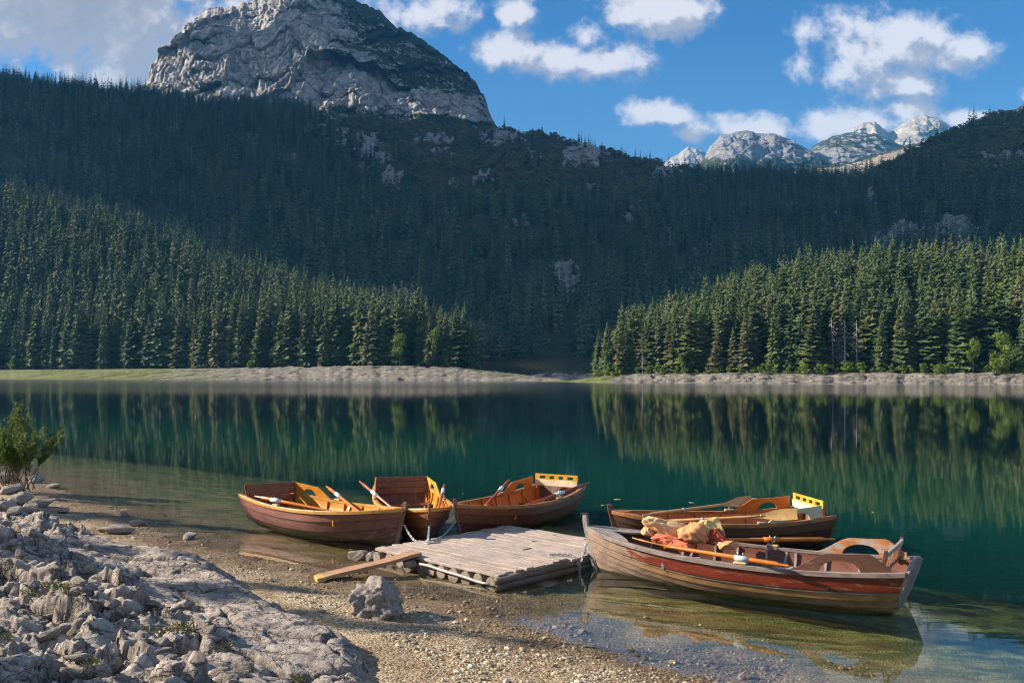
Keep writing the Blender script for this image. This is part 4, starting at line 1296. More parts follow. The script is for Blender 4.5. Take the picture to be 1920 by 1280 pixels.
M_hullA = hull_mat('maroon_hull', [(.07, .026, .022), (.15, .060, .052), (.22, .085, .070), (.25, .095, .072), (.25, .095, .07)], (.34, .23, .21), nst=4)
M_hullC = hull_mat('red_brown_hull', [(.05, .016, .010), (.10, .032, .014), (.17, .052, .02), (.22, .068, .024), (.22, .068, .024)], (.20, .10, .07), nst=4)
M_hullD = hull_mat('dark_hull', [(.03, .014, .010), (.045, .02, .014), (.07, .03, .018), (.10, .038, .018), (.10, .038, .018)], (.14, .09, .075), nst=4)
M_hullE = hull_mat('weathered_hull', [(.04, .022, .016), (.12, .07, .048), (.22, .155, .12), (.25, .16, .115), (.36, .20, .085), (.16, .11, .09), (.20, .028, .013)], (.34, .235, .17), 'bow', 7)
MI = {}


class Boat:
    def __init__(s, name, bow, stern, beam, label, st):
        bow, stern = Vector((*bow, 0)), Vector((*stern, 0))
        d = stern - bow; s.L = d.length; s.B = beam / 2; s.st = st
        s.root = empty(name, bow, math.atan2(d.y, d.x)); tag(s.root, label, 'rowing boat', 'wooden rowing boats')
        s.lift = st.get('lift', 0.0); s.root.rotation_euler[0] = st.get('roll', 0.0)
        s.edges = st['edges']
        s.hull(); s.fittings()

    # --- lines of the hull: t runs 0 (bow) to 1 (stern), f runs 0 (keel) to 1 (sheer)
    def b(s, t):
        return s.B * ((1 - (1 - t / .56) ** 2.3) ** .88 if t < .56 else 1 - .20 * ((t - .56) / .44) ** 2.0)

    def zs(s, t):
        return s.lift + .385 + (.15 * (1 - t / .62) ** 2 if t < .62 else .085 * ((t - .62) / .38) ** 2)

    def zk(s, t):
        return s.lift - .13 + (.06 * (1 - t / .3) ** 2 if t < .3 else 0) + (.05 * ((t - .6) / .4) ** 2 if t > .6 else 0)

    def sec(s, t, f, off=0.0):
        b, zs, zk = s.b(t), s.zs(t), s.zk(t)
        a = f * PI / 2
        yr, zr = b * math.sin(a) ** .72, zk + (zs - zk) * (1 - math.cos(a)) ** .92
        yv, zv = b * f ** .8, zk + (zs - zk) * f
        w = float(ss(np.array(t), 0, .5)) * .95
        y, z = yr * w + yv * (1 - w), zr * w + zv * (1 - w)
        x = s.L * t + .16 * (1 - f) * (1 - t) ** 7 + .02 * (1 - t) ** 7 - s.st.get('rake', .17) * (1 - f) * t ** 10
        if off:
            k = min(1, t * 14)
            y += off * k * (.35 + .65 * f); z -= off * k * (1 - f) * .6
        return Vector((x, y, z))

    def P(s, t, f, sd=1, off=0.0):
        p = s.sec(t, f, off); p.y *= sd
        return p

    def inner_y(s, t, z):
        for f in np.linspace(.05, 1, 60):
            p = s.sec(t, float(f))
            if p.z >= z: return max(p.y - .022, .004)
        return s.b(t) - .022

    def hull(s):
        st = s.st; ts = [0, .008, .025, .05] + list(np.linspace(.085, 1, 34)); E = s.edges; nst = len(E) - 1
        m = MB()
        for sd in (1, -1):
            for j in range(nst):
                a = (j + .5) / nst; lap = st['lap'] if j > 0 else 0
                fm = (E[j] + E[j + 1]) / 2
                rows = []
                for t in ts:
                    r_ = [s.P(t, E[j], sd, 0), s.P(t, E[j], sd, lap), s.P(t, fm, sd, lap * .5), s.P(t, E[j + 1], sd, 0)]
                    rows.append(r_ if j > 0 else r_[1:])
                cl = [(j + q_) / nst for q_ in ((.04, .06, .5, .97) if j > 0 else (.06, .5, .97))]
                m.sheet(rows if sd > 0 else [r_[::-1] for r_ in rows], a, cl if sd > 0 else cl[::-1])
        h = m.build('hull', st['hull'], s.root, True)
        for e_ in h.data.edges: pass
        h.data.set_sharp_from_angle(angle=.5)
        m = MB()
        for sd in (1, -1):
            rows = [[s.P(t, f, sd, -.020) for f in (.06, .2, .35, .5, .65, .8, .92, .985)] for t in ts[2:]]
            m.sheet(rows)
        m.build('inner_planking', st['inner'], s.root, True)
        # rails: outer rubbing strake with a flat top
        for sd in (1, -1):
            m = MB(); rows = []
            for t in ts:
                p = s.P(t, 1, sd); k = min(1, t * 20)
                w0, w1 = -.030 * k, .024 * k + .006
                q = [(w0, -.012), (w0, .018), (w1 - .006, .020), (w1, .012), (w1, -.030), (w1 - .010, -.034), (.002, -.034)]
                rows.append([p + Vector((0, sd * a_, c_)) for a_, c_ in q] + [p + Vector((0, sd * w0, -.012))])
            m.sheet(rows); m.add(rows[-1][:-1], [tuple(range(7))])
            m.build('gunwale', st['rail'], s.root, False, weld=.0005)
        # stem post
        m = MB(); pts = [s.sec(0, f) for f in np.linspace(0, 1, 9)]; pts.append(pts[-1] + Vector((-.018, 0, st['stem_up'])))
        vs = []; fs = []
        for i, p in enumerate(pts):
            wd, dp = st['stem_w'], .075
            vs += [p + Vector((-.030, -wd * .55, 0)), p + Vector((-.030, wd * .55, 0)), p + Vector((dp - .03, wd, 0)), p + Vector((dp - .03, -wd, 0))]
        for i in range(len(pts) - 1):
            for k in range(4): fs.append((i * 4 + k, i * 4 + (k + 1) % 4, i * 4 + 4 + (k + 1) % 4, i * 4 + 4 + k))
        n4 = (len(pts) - 1) * 4
        fs += [(3, 2, 1, 0), (n4, n4 + 1, n4 + 2, n4 + 3)]
        m.add(vs, fs); m.build('stem_post', st['stem'], s.root, bevel=.006)
        # transom
        m = MB(); ol = [s.P(1, f, 1, .004) for f in np.linspace(0, 1, 12)]
        crown = st.get('crown', .03); top = []
        for q in np.linspace(1, -1, 11)[1:-1]:
            p = s.P(1, 1, 1); top.append(Vector((p.x + .02 * crown, p.y * q, p.z + crown * (1 - q * q))))
        left = [Vector((p.x, -p.y, p.z)) for p in ol]
        loop = ol + top + left[::-1][0:-1]
        o1 = [p + Vector((.032, 0, 0)) for p in loop]; o0 = [p + Vector((-.006, 0, 0)) for p in loop]; n = len(loop)
        m.add(o1 + o0, [tuple(range(n)), tuple(range(2 * n - 1, n - 1, -1))] + [(i, n + i, n + (i + 1) % n, (i + 1) % n) for i in range(n)])
        m.build('transom', st['transom'], s.root, bevel=.004)

    def fittings(s):
        st = s.st; L = s.L; R_ = s.root
        # floor boards
        zf = s.lift + .045; m = MB(); ts = np.linspace(.07, .965, 22)
        for k in range(7):
            a, b_ = -1 + 2 * k / 7, -1 + 2 * (k + 1) / 7
            top = []; bot = []
            for t in ts:
                y = s.inner_y(t, zf); top.append(Vector((L * t, y * (b_ - .02), zf))); bot.append(Vector((L * t, y * a, zf)))
            m.slab(top, bot, (0, 0, .012))
        m.build('floor', st['floor'], R_)
        # thwarts and stern seat
        for t, w_, z in st['thwarts']:
            z += s.lift; y0, y1 = s.inner_y(t - w_ / 2 / L, z), s.inner_y(t + w_ / 2 / L, z); m = MB()
            for k in range(2):
                xa, xb = L * t - w_ / 2 + k * w_ / 2 + .003, L * t - w_ / 2 + (k + 1) * w_ / 2 - .003
                ya = y0 + (y1 - y0) * k / 2; yb = y0 + (y1 - y0) * (k + 1) / 2
                m.slab([(xa, ya, z), (xb, yb, z)], [(xa, -ya, z), (xb, -yb, z)], (0, 0, .026))
            m.build('thwart', st['seat'], R_, bevel=.003)
            for sd in (1, -1):                              # knees under the rail at each thwart
                m = MB(); y = s.b(t) * sd
                m.slab([(L * t, y - sd * .025, s.zs(t) - .02), (L * t, y - sd * .07, z + .08), (L * t, y - sd * .16, z + .014)], [(L * t, y - sd * .02, s.zs(t) - .03), (L * t, y - sd * .03, z + .06), (L * t, y - sd * .04, z + .014)], (.028, 0, 0))
                m.build('knee', st['rib'], R_, bevel=.002)
        # ribs
        for t in st['ribs']:
            for sd in (1, -1):
                m = MB(); fs_ = [.42, .55, .7, .85, .97]
                top = [s.P(t, f, sd, -.022) for f in fs_]
                bot = [p + Vector((0, -sd * .026, .004)) for p in top]
                m.slab(top, bot, (.030, 0, 0)); m.build('rib', st['rib'], R_, bevel=.002)
        # foredeck
        m = MB(); t1 = st['deck']; rows_t = []; 
        ts = np.linspace(.012, t1, 9)
        arc = lambda t: max(0.0, (t - t1 * .45) / (t1 * .55)) ** 1.4
        for sd in (1, -1):
            top = [Vector((L * t, sd * (s.b(t) - .028), s.zs(t) + .006)) for t in ts]
            bot = [Vector((L * t, sd * (s.b(t) - .030) * arc(t) * .93, s.zs(t) + .010)) for t in ts]
            m.slab(top, bot, (0, 0, .02))
        m.build('foredeck', st['deckm'], R_)
        # side boards beside the stern seat, each with its arched opening
        ta, tb = st['side']; hs = st['side_h']
        for sd in st.get('sides', (1, -1)):
            m = MB(); n = 44; top = []; bot = []
            for i in range(n + 1):
                q = i / n; t = ta + (tb - ta) * q
                y = sd * (s.b(t) - .016); z0 = s.zs(t) + .012
                rise = float(ss(np.array(q), 0, .34)); 
                if st['side_kind'] == 'curl':
                    z1 = z0 + .006 + hs * float(ss(np.array(q), 0, .42)) * (1 - .94 * float(ss(np.array(q), .78, 1.0)) * st.get('curl', 1))
                else:
                    z1 = z0 + .006 + hs * min(1, q / .32)
                a_ = (q - st['arch'][0]) / st['arch'][1]
                zb = z0 + (hs * .66 * math.sqrt(max(0, 1 - a_ * a_)) if abs(a_) < 1 else 0)
                lean = sd * .10
                top.append(Vector((L * t, y - lean * (z1 - z0) * .5, z1))); bot.append(Vector((L * t, y - lean * (zb - z0) * .5, min(zb, z1 - .012))))
            m.slab(top, bot, (0, .022, 0))
            m.build('side_board', st['side_m'][0 if sd > 0 else 1], R_, bevel=.002)
        # back rest
        tb = st['back_t']; yb = s.b(tb) * st['back_w']; z0 = s.zs(tb); X_ = L * tb
        bk = st['back']
        if bk == 'planks':
            br = empty('backrest', (0, 0, 0)); br.parent = R_
            m = MB(); m.box((X_ + .05, 0, z0 + .155), (.03, 2 * yb, .085)); m.build('board', st['back_m'], br, bevel=.004)
            m = MB(); m.box((X_ + .02, 0, z0 + .060), (.022, 2 * yb * .97, .095)); m.build('board', st['back_m'], br, bevel=.003)
            for sd in (1, -1):
                m = MB(); m.bar((X_ + .005, sd * yb * .93, z0 - .2), (X_ + .03, sd * yb * .93, z0 + .19), .03, .04, (1, 0, 0)); m.build('post', st['back_m'], br, bevel=.003)
            m = MB(); m.box((X_ + .03, 0, z0 - .05), (.02, 2 * yb * .95, .085)); m.build('board', st['back_m'], br, bevel=.003)
        elif bk == 'slots':
            br = empty('backrest', (0, 0, 0)); br.parent = R_
            m = MB(); zt = z0 + .225; xx = X_ + .045; wv = 2 * yb
            m.box((xx, 0, zt), (.022, wv, .034)); m.box((xx, 0, zt - .078), (.022, wv, .020))
            yy = [-wv / 2 + .045, -wv * .21, 0, wv * .21, wv / 2 - .045]
            for q, ww in zip(yy, (.09, .085, .085, .085, .09)): m.box((xx + .001, q, zt - .040), (.020, ww, .060))
            m.build('rail', M_yellow, br)
            m = MB(); m.box((xx - .018, 0, zt - .140), (.02, wv * .99, .105)); m.build('board', M_cream, br, bevel=.003)
            for sd in (1, -1):
                m = MB(); m.bar((xx + .012, sd * (yb - .02), z0 - .22), (xx + .012, sd * (yb - .02), zt - .02), .03, .03, (1, 0, 0)); m.build('post', st['side_m'][0], br, bevel=.003)
        else:
            br = empty('backrest', (0, 0, 0)); br.parent = R_
            m = MB(); n = 12
            top = [Vector((X_ + .07 - .04 * abs(q) ** 2, yb * q, z0 + .215 + .035 * (1 - q * q))) for q in np.linspace(-1, 1, n)]
            bot = [p - Vector((.010, 0, .058)) for p in top]
            m.slab(top, bot, (.034, 0, 0)); m.build('rail', M_greyY, br, bevel=.005)
            m = MB(); m.bar((X_ - .01, -yb, z0 + .0), (X_ - .01, yb, z0 + .0), .03, .035); m.build('rail', M_sideE, br, bevel=.003)
            for q in np.linspace(-.82, .82, 6):
                m = MB(); m.bar((X_ - .012, yb * q, z0 + .01), (X_ + .055 - .04 * q * q, yb * q, z0 + .19), .05, .014, (1, 0, 0)); m.build('slat', M_slat, br, bevel=.002)
            for sd in (1, -1):
                m = MB(); m.bar((X_ - .02, sd * yb * .99, z0 - .05), (X_ + .03, sd * yb * .99, z0 + .24), .034, .034, (1, 0, 0)); m.build('post', M_sideE, br, bevel=.003)
        # rowlocks on their pads
        for sd in (1, -1):
            t = st['lock']; y = sd * (s.b(t) + .002); z = s.zs(t) + .018
            m = MB(); m.bar((L * t - .075, y, z + .016), (L * t + .075, y, z + .016), .062, .030); pd = m.build('rowlock_pad', st['pad'], R_, bevel=.010)
            m = MB(); m.tube([(L * t, y, z + .02), (L * t, y, z + .062)], .008, 6)
            u_ = [(L * t + .030 * math.cos(a_) , y, z + .092 + .034 * math.sin(a_)) for a_ in np.linspace(PI * .88, PI * 2.12, 11)]
            u_ = [(u_[0][0] - .004, y, u_[0][2] + .030)] + u_ + [(u_[-1][0] + .004, y, u_[-1][2] + .030)]
            m.tube(u_, .0062, 6); m.build('rowlock', M_steel, pd, True)
        for nm, mm, zz in (('mooring_eye', M_steel, .62),):
            p = s.sec(0, zz); m = MB(); ring = [(p.x - .045 + .022 * math.cos(a_), .022 * math.sin(a_), p.z) for a_ in np.linspace(0, 2 * PI, 13)]
            m.tube(ring, .0055, 6); m.build(nm, mm, R_, True)
        s.eye = s.root.matrix_basis @ Vector((p.x - .06, 0, p.z))

    def local(s, x, y, z): return s.root.matrix_basis @ Vector((x, y, z))

    def lock_pos(s, sd): return s.local(s.L * s.st['lock'], sd * (s.b(s.st['lock']) + .002), s.zs(s.st['lock']) + .018 + .088)


RB = [.2, .33, .47, .6, .72, .84]
base = dict(edges=[0, .32, .56, .79, 1], lap=.016, hull=M_hullA, inner=M_honeyX, rail=M_railA, stem=M_stem, stem_up=.10, stem_w=.024, transom=M_stem, floor=M_brownX, seat=M_brownX,
            rib=M_honeyZ, thwarts=[(.30, .2, .20), (.56, .22, .20), (.85, .40, .20)], ribs=RB, deck=.13, deckm=M_honeyX, side=(.70, .97), side_h=.17, side_kind='slope', arch=(.56, .17), side_m=(M_honeyX, M_brownX),
            back='planks', back_t=.945, back_w=.97, back_m=M_brownY, lock=.66, pad=M_pale, crown=.0)
stA = dict(base, roll=math.radians(2), side_m=(M_brownX, M_honeyX), sides=(-1,))
stB = dict(base, hull=hull_mat('warm_brown_hull', [(.07, .024, .014), (.15, .052, .02), (.26, .09, .03), (.32, .115, .036), (.32, .115, .036)], (.26, .14, .09), nst=4), side_m=(M_honeyX, M_yellow))
stC = dict(base, hull=M_hullC, inner=M_orangeX, rail=M_railC, rib=M_orange, side_m=(M_orangeX, M_orangeX), back='slots', back_t=.93, back_w=.86, floor=M_brownX, seat=M_orangeX, deckm=M_orangeX, side=(.66, .93), arch=(.6, .17), sides=(1,))
stD = dict(stC, sides=(1, -1), hull=M_hullD, inner=M_orangeX, rail=M_railC, side_m=(M_orangeX, M_cream), back_w=.9, lock=.64, thwarts=[(.34, .2, .2), (.60, .22, .2), (.87, .36, .2)])
stE = dict(base, edges=[0, .20, .37, .52, .655, .70, .80, 1] if False else [0, .18, .33, .47, .60, .715, .745, 1], lap=.014, hull=M_hullE, inner=M_brownX, rail=wood('worn_rail', (.15, .11, .10), (.32, .26, .235), (.10, .05, .035), axis=0, rough=.7, wornamt=.4), stem=M_greyZ, stem_up=.16, stem_w=.028,
           transom=M_greyZ, floor=M_greyX, seat=M_greyY, rib=M_greyZ, deck=.20, deckm=M_greyX, side=(.70, .965), side_h=.185, side_kind='curl', curl=.8, arch=(.52, .20), side_m=(M_sideEfar, M_sideE),
           back='slats', back_t=.945, back_w=.94, lock=.575, thwarts=[(.33, .22, .2), (.62, .22, .2), (.84, .42, .2)], crown=.075, rake=.24, ribs=[.2, .3, .4, .47, .56, .65, .74, .84])

bA = Boat('rowing_boat', (-1.55, 13.12), (-4.22, 15.45), 1.22, 'maroon brown rowing boat with plank backrest grounded beside the dock corner', stA)
bB = Boat('rowing_boat', (-1.19, 13.08), (-2.02, 16.45), 1.16, 'brown rowing boat pointing its bow at the dock between two others', stB)
bC = Boat('rowing_boat', (-.86, 13.5), (.90, 16.5), 1.16, 'red brown rowing boat with yellow slotted backrest behind the middle of the dock', stC)
bD = Boat('rowing_boat', (1.38, 12.95), (4.55, 13.42), 1.22, 'dark rowing boat with orange inside and yellow slotted backrest behind the weathered one', stD)
bE = Boat('rowing_boat', (.93, 11.68), (4.24, 9.58), 1.20, 'weathered grey and red rowing boat with slatted backrest and cloth heap aboard', stE)
for b_ in (bE,):
    m = MB(); p = b_.sec(0, 1) + Vector((-.02, 0, stE['stem_up'])); m.box((p.x + .012, 0, p.z + .006), (.085, .062, .014)); m.box((p.x - .036, 0, p.z - .02), (.010, .05, .06))
    m.build('stem_cap', M_black, b_.root, bevel=.003)
    # loose gratings on the floor of the weathered boat
    m = MB()
    for k in range(3): m.box((b_.L * .66 + k * .17, -.16, .15), (.15, .34, .012), Matrix.Rotation(-.35, 3, 'X'))
    m.build('slatted_grating', M_greyY, b_.root, bevel=.003)


# ---- oars: shaft, blade, leather and grip along local x, placed by handle end and blade end
def oar(handle, tip, L_blade, mats, label, roll=0.0, collar=.55, shaft_r=.024, collar_len=.20, group='oars lying in the boats'):
    handle, tip = Vector(handle), Vector(tip); d = tip - handle; L = d.length
    r = bpy.data.objects.new('oar', None); r.empty_display_size = .1; COL.objects.link(r)
    r.location = handle
    q = d.to_track_quat('X', 'Z'); r.rotation_mode = 'QUATERNION'; r.rotation_quaternion = q
    tag(r, label, 'oar', group)
    sm, bm_, cm = mats
    m = MB(); Ls = L - L_blade
    m.tube([(0, 0, 0), (.015, 0, 0), (.12, 0, 0), (.15, 0, 0), (Ls * .5, 0, 0), (Ls, 0, 0), (Ls + L_blade * .25, 0, 0)], [.011, .0145, .0145, shaft_r * 1.12, shaft_r * 1.05, shaft_r * .85, shaft_r * .6], 10)
    m.build('shaft', sm, r, True)
    m = MB(); n = 14; cr, sr = math.cos(roll), math.sin(roll); rows = []
    for i in range(n + 1):
        u_ = i / n; wd = .024 + .056 * float(ss(np.array(u_), .05, .62)); cv_ = .05 * u_ * u_
        row = []
        for k in (-1, -.5, 0, .5, 1):
            y = wd * k; z = cv_ * .6 + .006 * k * k
            row.append(Vector((Ls + L_blade * u_, y * cr - z * sr, y * sr + z * cr)))
        rows.append(row)
    nrm = Vector((0, -sr, cr)) * .012
    up_ = [[p + nrm / 2 for p in r_] for r_ in rows]; dn = [[p - nrm / 2 for p in r_][::-1] for r_ in rows]
    ring = [a_ + b__ + [a_[0]] for a_, b__ in zip(up_, dn)]
    m.sheet(ring); m.add([p for p in ring[-1][:-1]], [tuple(range(10))]); m.add([p for p in ring[0][:-1]], [tuple(range(9, -1, -1))])
    m.build('blade', bm_, r, True, weld=.0004).data.set_sharp_from_angle(angle=.6)
    m = MB(); c0 = L * collar
    m.tube([(c0 - collar_len / 2, 0, 0), (c0 + collar_len / 2, 0, 0)], [shaft_r * 1.32, shaft_r * 1.28], 12); m.build('collar', cm, r, True)
    return r


def along(lock, toward, back, fwd):
    """handle and tip of an oar through the rowlock, pointing from handle towards a given point"""
    d = (Vector(toward) - lock).normalized()
    return lock - d * back, lock + d * fwd


MO = (M_orange, M_honeyX, M_wrap); MR = (wood('red_varnish', (.26, .062, .026), (.36, .10, .04), axis=0, rough=.35), M_honeyX, M_wrap)
MP = (wood('pale_varnish', (.46, .25, .09), (.58, .36, .16), axis=0, rough=.4), wood('pale_blade', (.48, .27, .085), (.60, .38, .15), axis=0, rough=.4), M_wrapE)

# A: both handles up towards the stern, blades down in the bow
for bt, sd, (fx, fy, fz), back, fwd, mats, lb in [
        (bA, 1, (.22, .20, .36), .44, 1.60, MO, 'orange oar through the near rowlock of the grounded maroon boat'),
        (bA, -1, (.20, -.06, .22), .60, 1.50, MO, 'orange oar with raised handle on the far rowlock of the grounded maroon boat'),
        (bB, 1, (.34, .12, .16), .58, 1.25, MR, 'reddish oar slanting over the stern quarter of the middle brown boat'),
        (bB, -1, (.25, -.22, .18), .40, 1.25, MR, 'reddish oar standing up on end in the middle brown boat beside the next bow'),
        (bC, 1, (.22, .16, .22), .58, 1.35, MR, 'reddish oar on the far side of the red brown boat behind the dock'),
        (bC, -1, (.25, -.10, .24), .74, 1.45, MR, 'reddish oar crossing in front of the yellow slotted backrest behind the dock')]:
    h_, t_ = along(bt.lock_pos(sd), bt.local(bt.L * fx, fy, fz), back, fwd)
    oar(h_, t_, .50, mats, lb, roll=.3, collar=back / (back + fwd))
for sd, (fx, fy, fz), fwd, rl, lb in [(1, (.17, .14, .44), .42, 1.15, 'pale oar with its blade raised over the far rail of the dark boat'),
                                      (-1, (.20, .02, .36), .46, 1.2, 'pale oar with its blade lifted beside the yellow backrest of the dark boat')]:
    lk = bD.lock_pos(sd) + Vector((0, 0, .02)); hd = bD.local(bD.L * fx, fy, fz); d = (lk - hd).normalized()
    oar(hd, lk + d * fwd, .58, MP, lb, roll=rl * (1 if sd > 0 else 1), collar=.36, collar_len=.02)
MOE = (M_orange, wood('amber_blade', (.50, .22, .03), (.62, .30, .05), axis=0, rough=.4), M_wrapE)
lk = bE.lock_pos(-1); h_, t_ = along(lk + Vector((0, 0, -.02)), bE.local(bE.L * .17, -.27, .475), .58, 1.42)
oar(h_, t_, .48, MOE, 'orange oar along the near rail of the weathered boat below the cloth heap', roll=.25, collar=.56 / 2.0, collar_len=.17)
lk = bE.lock_pos(1)
oar(lk + Vector((.78, .06, -.01)), lk + Vector((-1.05, -.02, .0)), .45, (M_orange, M_honeyX, M_orange), 'orange oar jutting out over the far rail of the weathered boat', collar=.43)

# ---- heap of crumpled cloth in the weathered boat


def cloth_mat(name, c, c2):
    t = NT(name); p = t.coord()
    n_ = t.noise(p, 5, 5, .6); wv = t.noise(t.coord(scale=(60, 60, 60)), 6, 2)
    return t.out(t.pbsdf(t.mix(n_, c, c2), .85, t.bump(t.math('ADD', n_, t.math('MULTIPLY', wv, .12)), .012), spec=.2))


def cloth(px, py, y, dim, mat, label, seed, rz=0.0, tilt=0.0):
    bm = bmesh.new(); bmesh.ops.create_icosphere(bm, subdivisions=5, radius=1)
    co = np.array([v.co for v in bm.verts])
    th = np.arctan2(co[:, 1], co[:, 0])
    n1 = ridged(co[:, 0] * 1.3 + co[:, 2] * .8 + seed, co[:, 1] * 1.3 - co[:, 2] * .6 + seed, 3, seed)
    n2 = ridged(th * 1.9 + co[:, 2] * 1.1 + seed * 3, co[:, 2] * .8 + co[:, 0] * .4, 2, seed + 5)
    n3 = fbm(co[:, 0] * 1.1 + seed, co[:, 1] * 1.1 + co[:, 2], 2, seed + 9)
    rr = random.Random(seed); pl = [(Vector((rr.gauss(0, 1), rr.gauss(0, 1), rr.gauss(.2, .8))).normalized(), rr.uniform(.5, .8)) for _ in range(7)]
    for v, a, b_, c in zip(bm.verts, n1, n2, n3):
        p_ = v.co.copy()
        for nn, dd in pl:
            e = p_.dot(nn)
            if e > dd: p_ -= nn * (e - dd) * .85
        k = 1 + .08 * a + .13 * b_ + .20 * c
        v.co = Vector((p_.x * dim[0] * k, p_.y * dim[1] * k, max(p_.z, -.6) * dim[2] * .70 * k))
    me = bpy.data.meshes.new('crumpled_cloth'); bm.to_mesh(me); bm.free()
    me.polygons.foreach_set('use_smooth', np.full(len(me.polygons), True))
    o = link(me, 'crumpled_cloth', mat); o.location = Wy(px, py + 5, y); o.rotation_euler = (0, tilt, bE.root.rotation_euler[2] + rz)
    return tag(o, label, 'cloth', 'crumpled cloth heaped in the weathered boat')


CT = cloth_mat('cream_canvas', (.50, .32, .16), (.66, .46, .25)); CO = cloth_mat('tan_orange_canvas', (.58, .24, .10), (.68, .34, .17))
CR_ = cloth_mat('coral_cloth', (.58, .13, .06), (.66, .21, .12)); CY = cloth_mat('yellow_cream_canvas', (.60, .40, .15), (.66, .47, .22)); CM = cloth_mat('maroon_cloth', (.26, .04, .03), (.42, .09, .04))
cloth(1252, 984, 11.15, (.27, .15, .14), CT, 'cream canvas bundle at the bow end of the cloth heap', 3, .5, .25)
cloth(1217, 990, 11.20, (.09, .09, .10), CT, 'small cream knotted bundle at the bow end of the heap', 5)
cloth(1249, 1008, 10.98, (.15, .12, .12), CR_, 'coral red cloth under the cream bundle', 8, .4)
cloth(1274, 1019, 10.86, (.18, .13, .10), CR_, 'salmon cloth at the foot of the heap beside the rail', 13, .2)
cloth(1300, 998, 10.95, (.19, .16, .20), CO, 'large tan orange cloth at the middle of the heap', 17, .3)
cloth(1334, 988, 11.0, (.16, .15, .17), CY, 'yellowish cream cloth at the stern end of the heap', 23, .9)
cloth(1343, 1004, 10.85, (.12, .11, .14), CM, 'maroon and orange cloth tucked under the yellowish cream one', 29, .6)
cloth(1362, 1018, 10.7, (.14, .11, .08), CO, 'low tan cloth spilling towards the oar handle', 37, .2)

# ---- the floating dock
DK = empty('dock', (-1.83, 12.26, 0), math.atan2(-.696, .718)); tag(DK, 'low weathered timber dock on logs at the gravel edge', 'dock')
DX, DY, DZ = 2.33, 2.62, .145
M_deck = wood('dock_planks', (.30, .235, .19), (.56, .455, .385), (.16, .12, .10), axis=0, rough=.85, wornamt=.34, grain=1.3, bump=.004)
M_log = wood('dock_logs', (.20, .165, .13), (.36, .30, .25), (.10, .08, .06), axis=1, rough=.9, wornamt=.4, bump=.004)
M_logshade = wood('shaded_logs', (.11, .085, .065), (.24, .195, .16), (.06, .045, .035), axis=1, rough=.85, wornamt=.4, bump=.004)  # shade on the dock's side painted as a darker log colour
M_logend = wood('log_ends', (.22, .17, .13), (.38, .31, .25), (.12, .09, .07), axis=2, rough=.9, wornamt=.4)
rd = random.Random(4); m = MB(); y = 0.0
while y < DY - .05:
    w_ = min(rd.uniform(.13, .19), DY - y); a = rd.uniform(-.05, .03); b_ = DX + rd.uniform(-.04, .05)
    cut = rd.uniform(.3, .7) * DX if rd.random() < .4 else None
    for (xa, xb) in ([(a, b_)] if cut is None else [(a, cut - .004), (cut + .004, b_)]):
        n = 8; z = DZ - .02 + rd.uniform(-.006, .006); tl = rd.uniform(-.006, .006)
        top = [(xa + (xb - xa) * i / n, y + w_ - .007 + rd.uniform(-.004, .003), z + tl + .004 * math.sin(i * 1.3 + y * 9)) for i in range(n + 1)]
        bot = [(xa + (xb - xa) * i / n, y + rd.uniform(-.003, .004), z - tl + .004 * math.sin(i * 1.3 + y * 9)) for i in range(n + 1)]
        m.slab(top, bot, (0, 0, .036))
    y += w_
m.build('deck', M_deck, DK, bevel=.004)
for i in range(11):
    m = MB(); x = .10 + (DX - .2) * i / 10 + rd.uniform(-.02, .02); q = rd.uniform(.070, .095)
    m.tube([(x + rd.uniform(-.01, .01), yy_, DZ - .118 + rd.uniform(-.012, .012) - (q - .08)) for yy_ in (-.045 + rd.uniform(-.03, .03), .3, .9, 1.6, 2.2, DY + .02)], [q, q * 1.02, q * .97, q, q * .96, q * .9], 14)
    m.build('log', M_log, DK, True).data.set_sharp_from_angle(angle=.9)
for z, h_, off in ((.070, .075, -.01), (-.012, .085, -.02)):
    m = MB(); m.tube([(DX + off, -.04, z), (DX + off + .01, .8, z + .006), (DX + off, 1.7, z - .005), (DX + off + .01, DY, z)], [h_ * .62, h_ * .66, h_ * .60, h_ * .64], 12); m.build('side_log', M_logshade, DK, True)
for yy_ in (.35, 2.2):
    m = MB(); m.bar((.02, yy_, DZ - .058), (DX - .02, yy_, DZ - .058), .08, .036); m.build('cross_beam', M_deck, DK)
R1 = Wz(803, 1016, DZ + .02)
inv = (Matrix.Translation(DK.location) @ Matrix.Rotation(DK.rotation_euler[2], 4, 'Z')).inverted()
l1 = inv @ R1
m = MB(); m.box((l1.x, l1.y, DZ + .006), (.10, .10, .010)); m.tube([(l1.x + .03 * math.cos(a_), l1.y, DZ + .035 + .03 * math.sin(a_)) for a_ in np.linspace(0, 2 * PI, 13)], .007, 6)
m.build('mooring_ring', M_steel, DK, True)


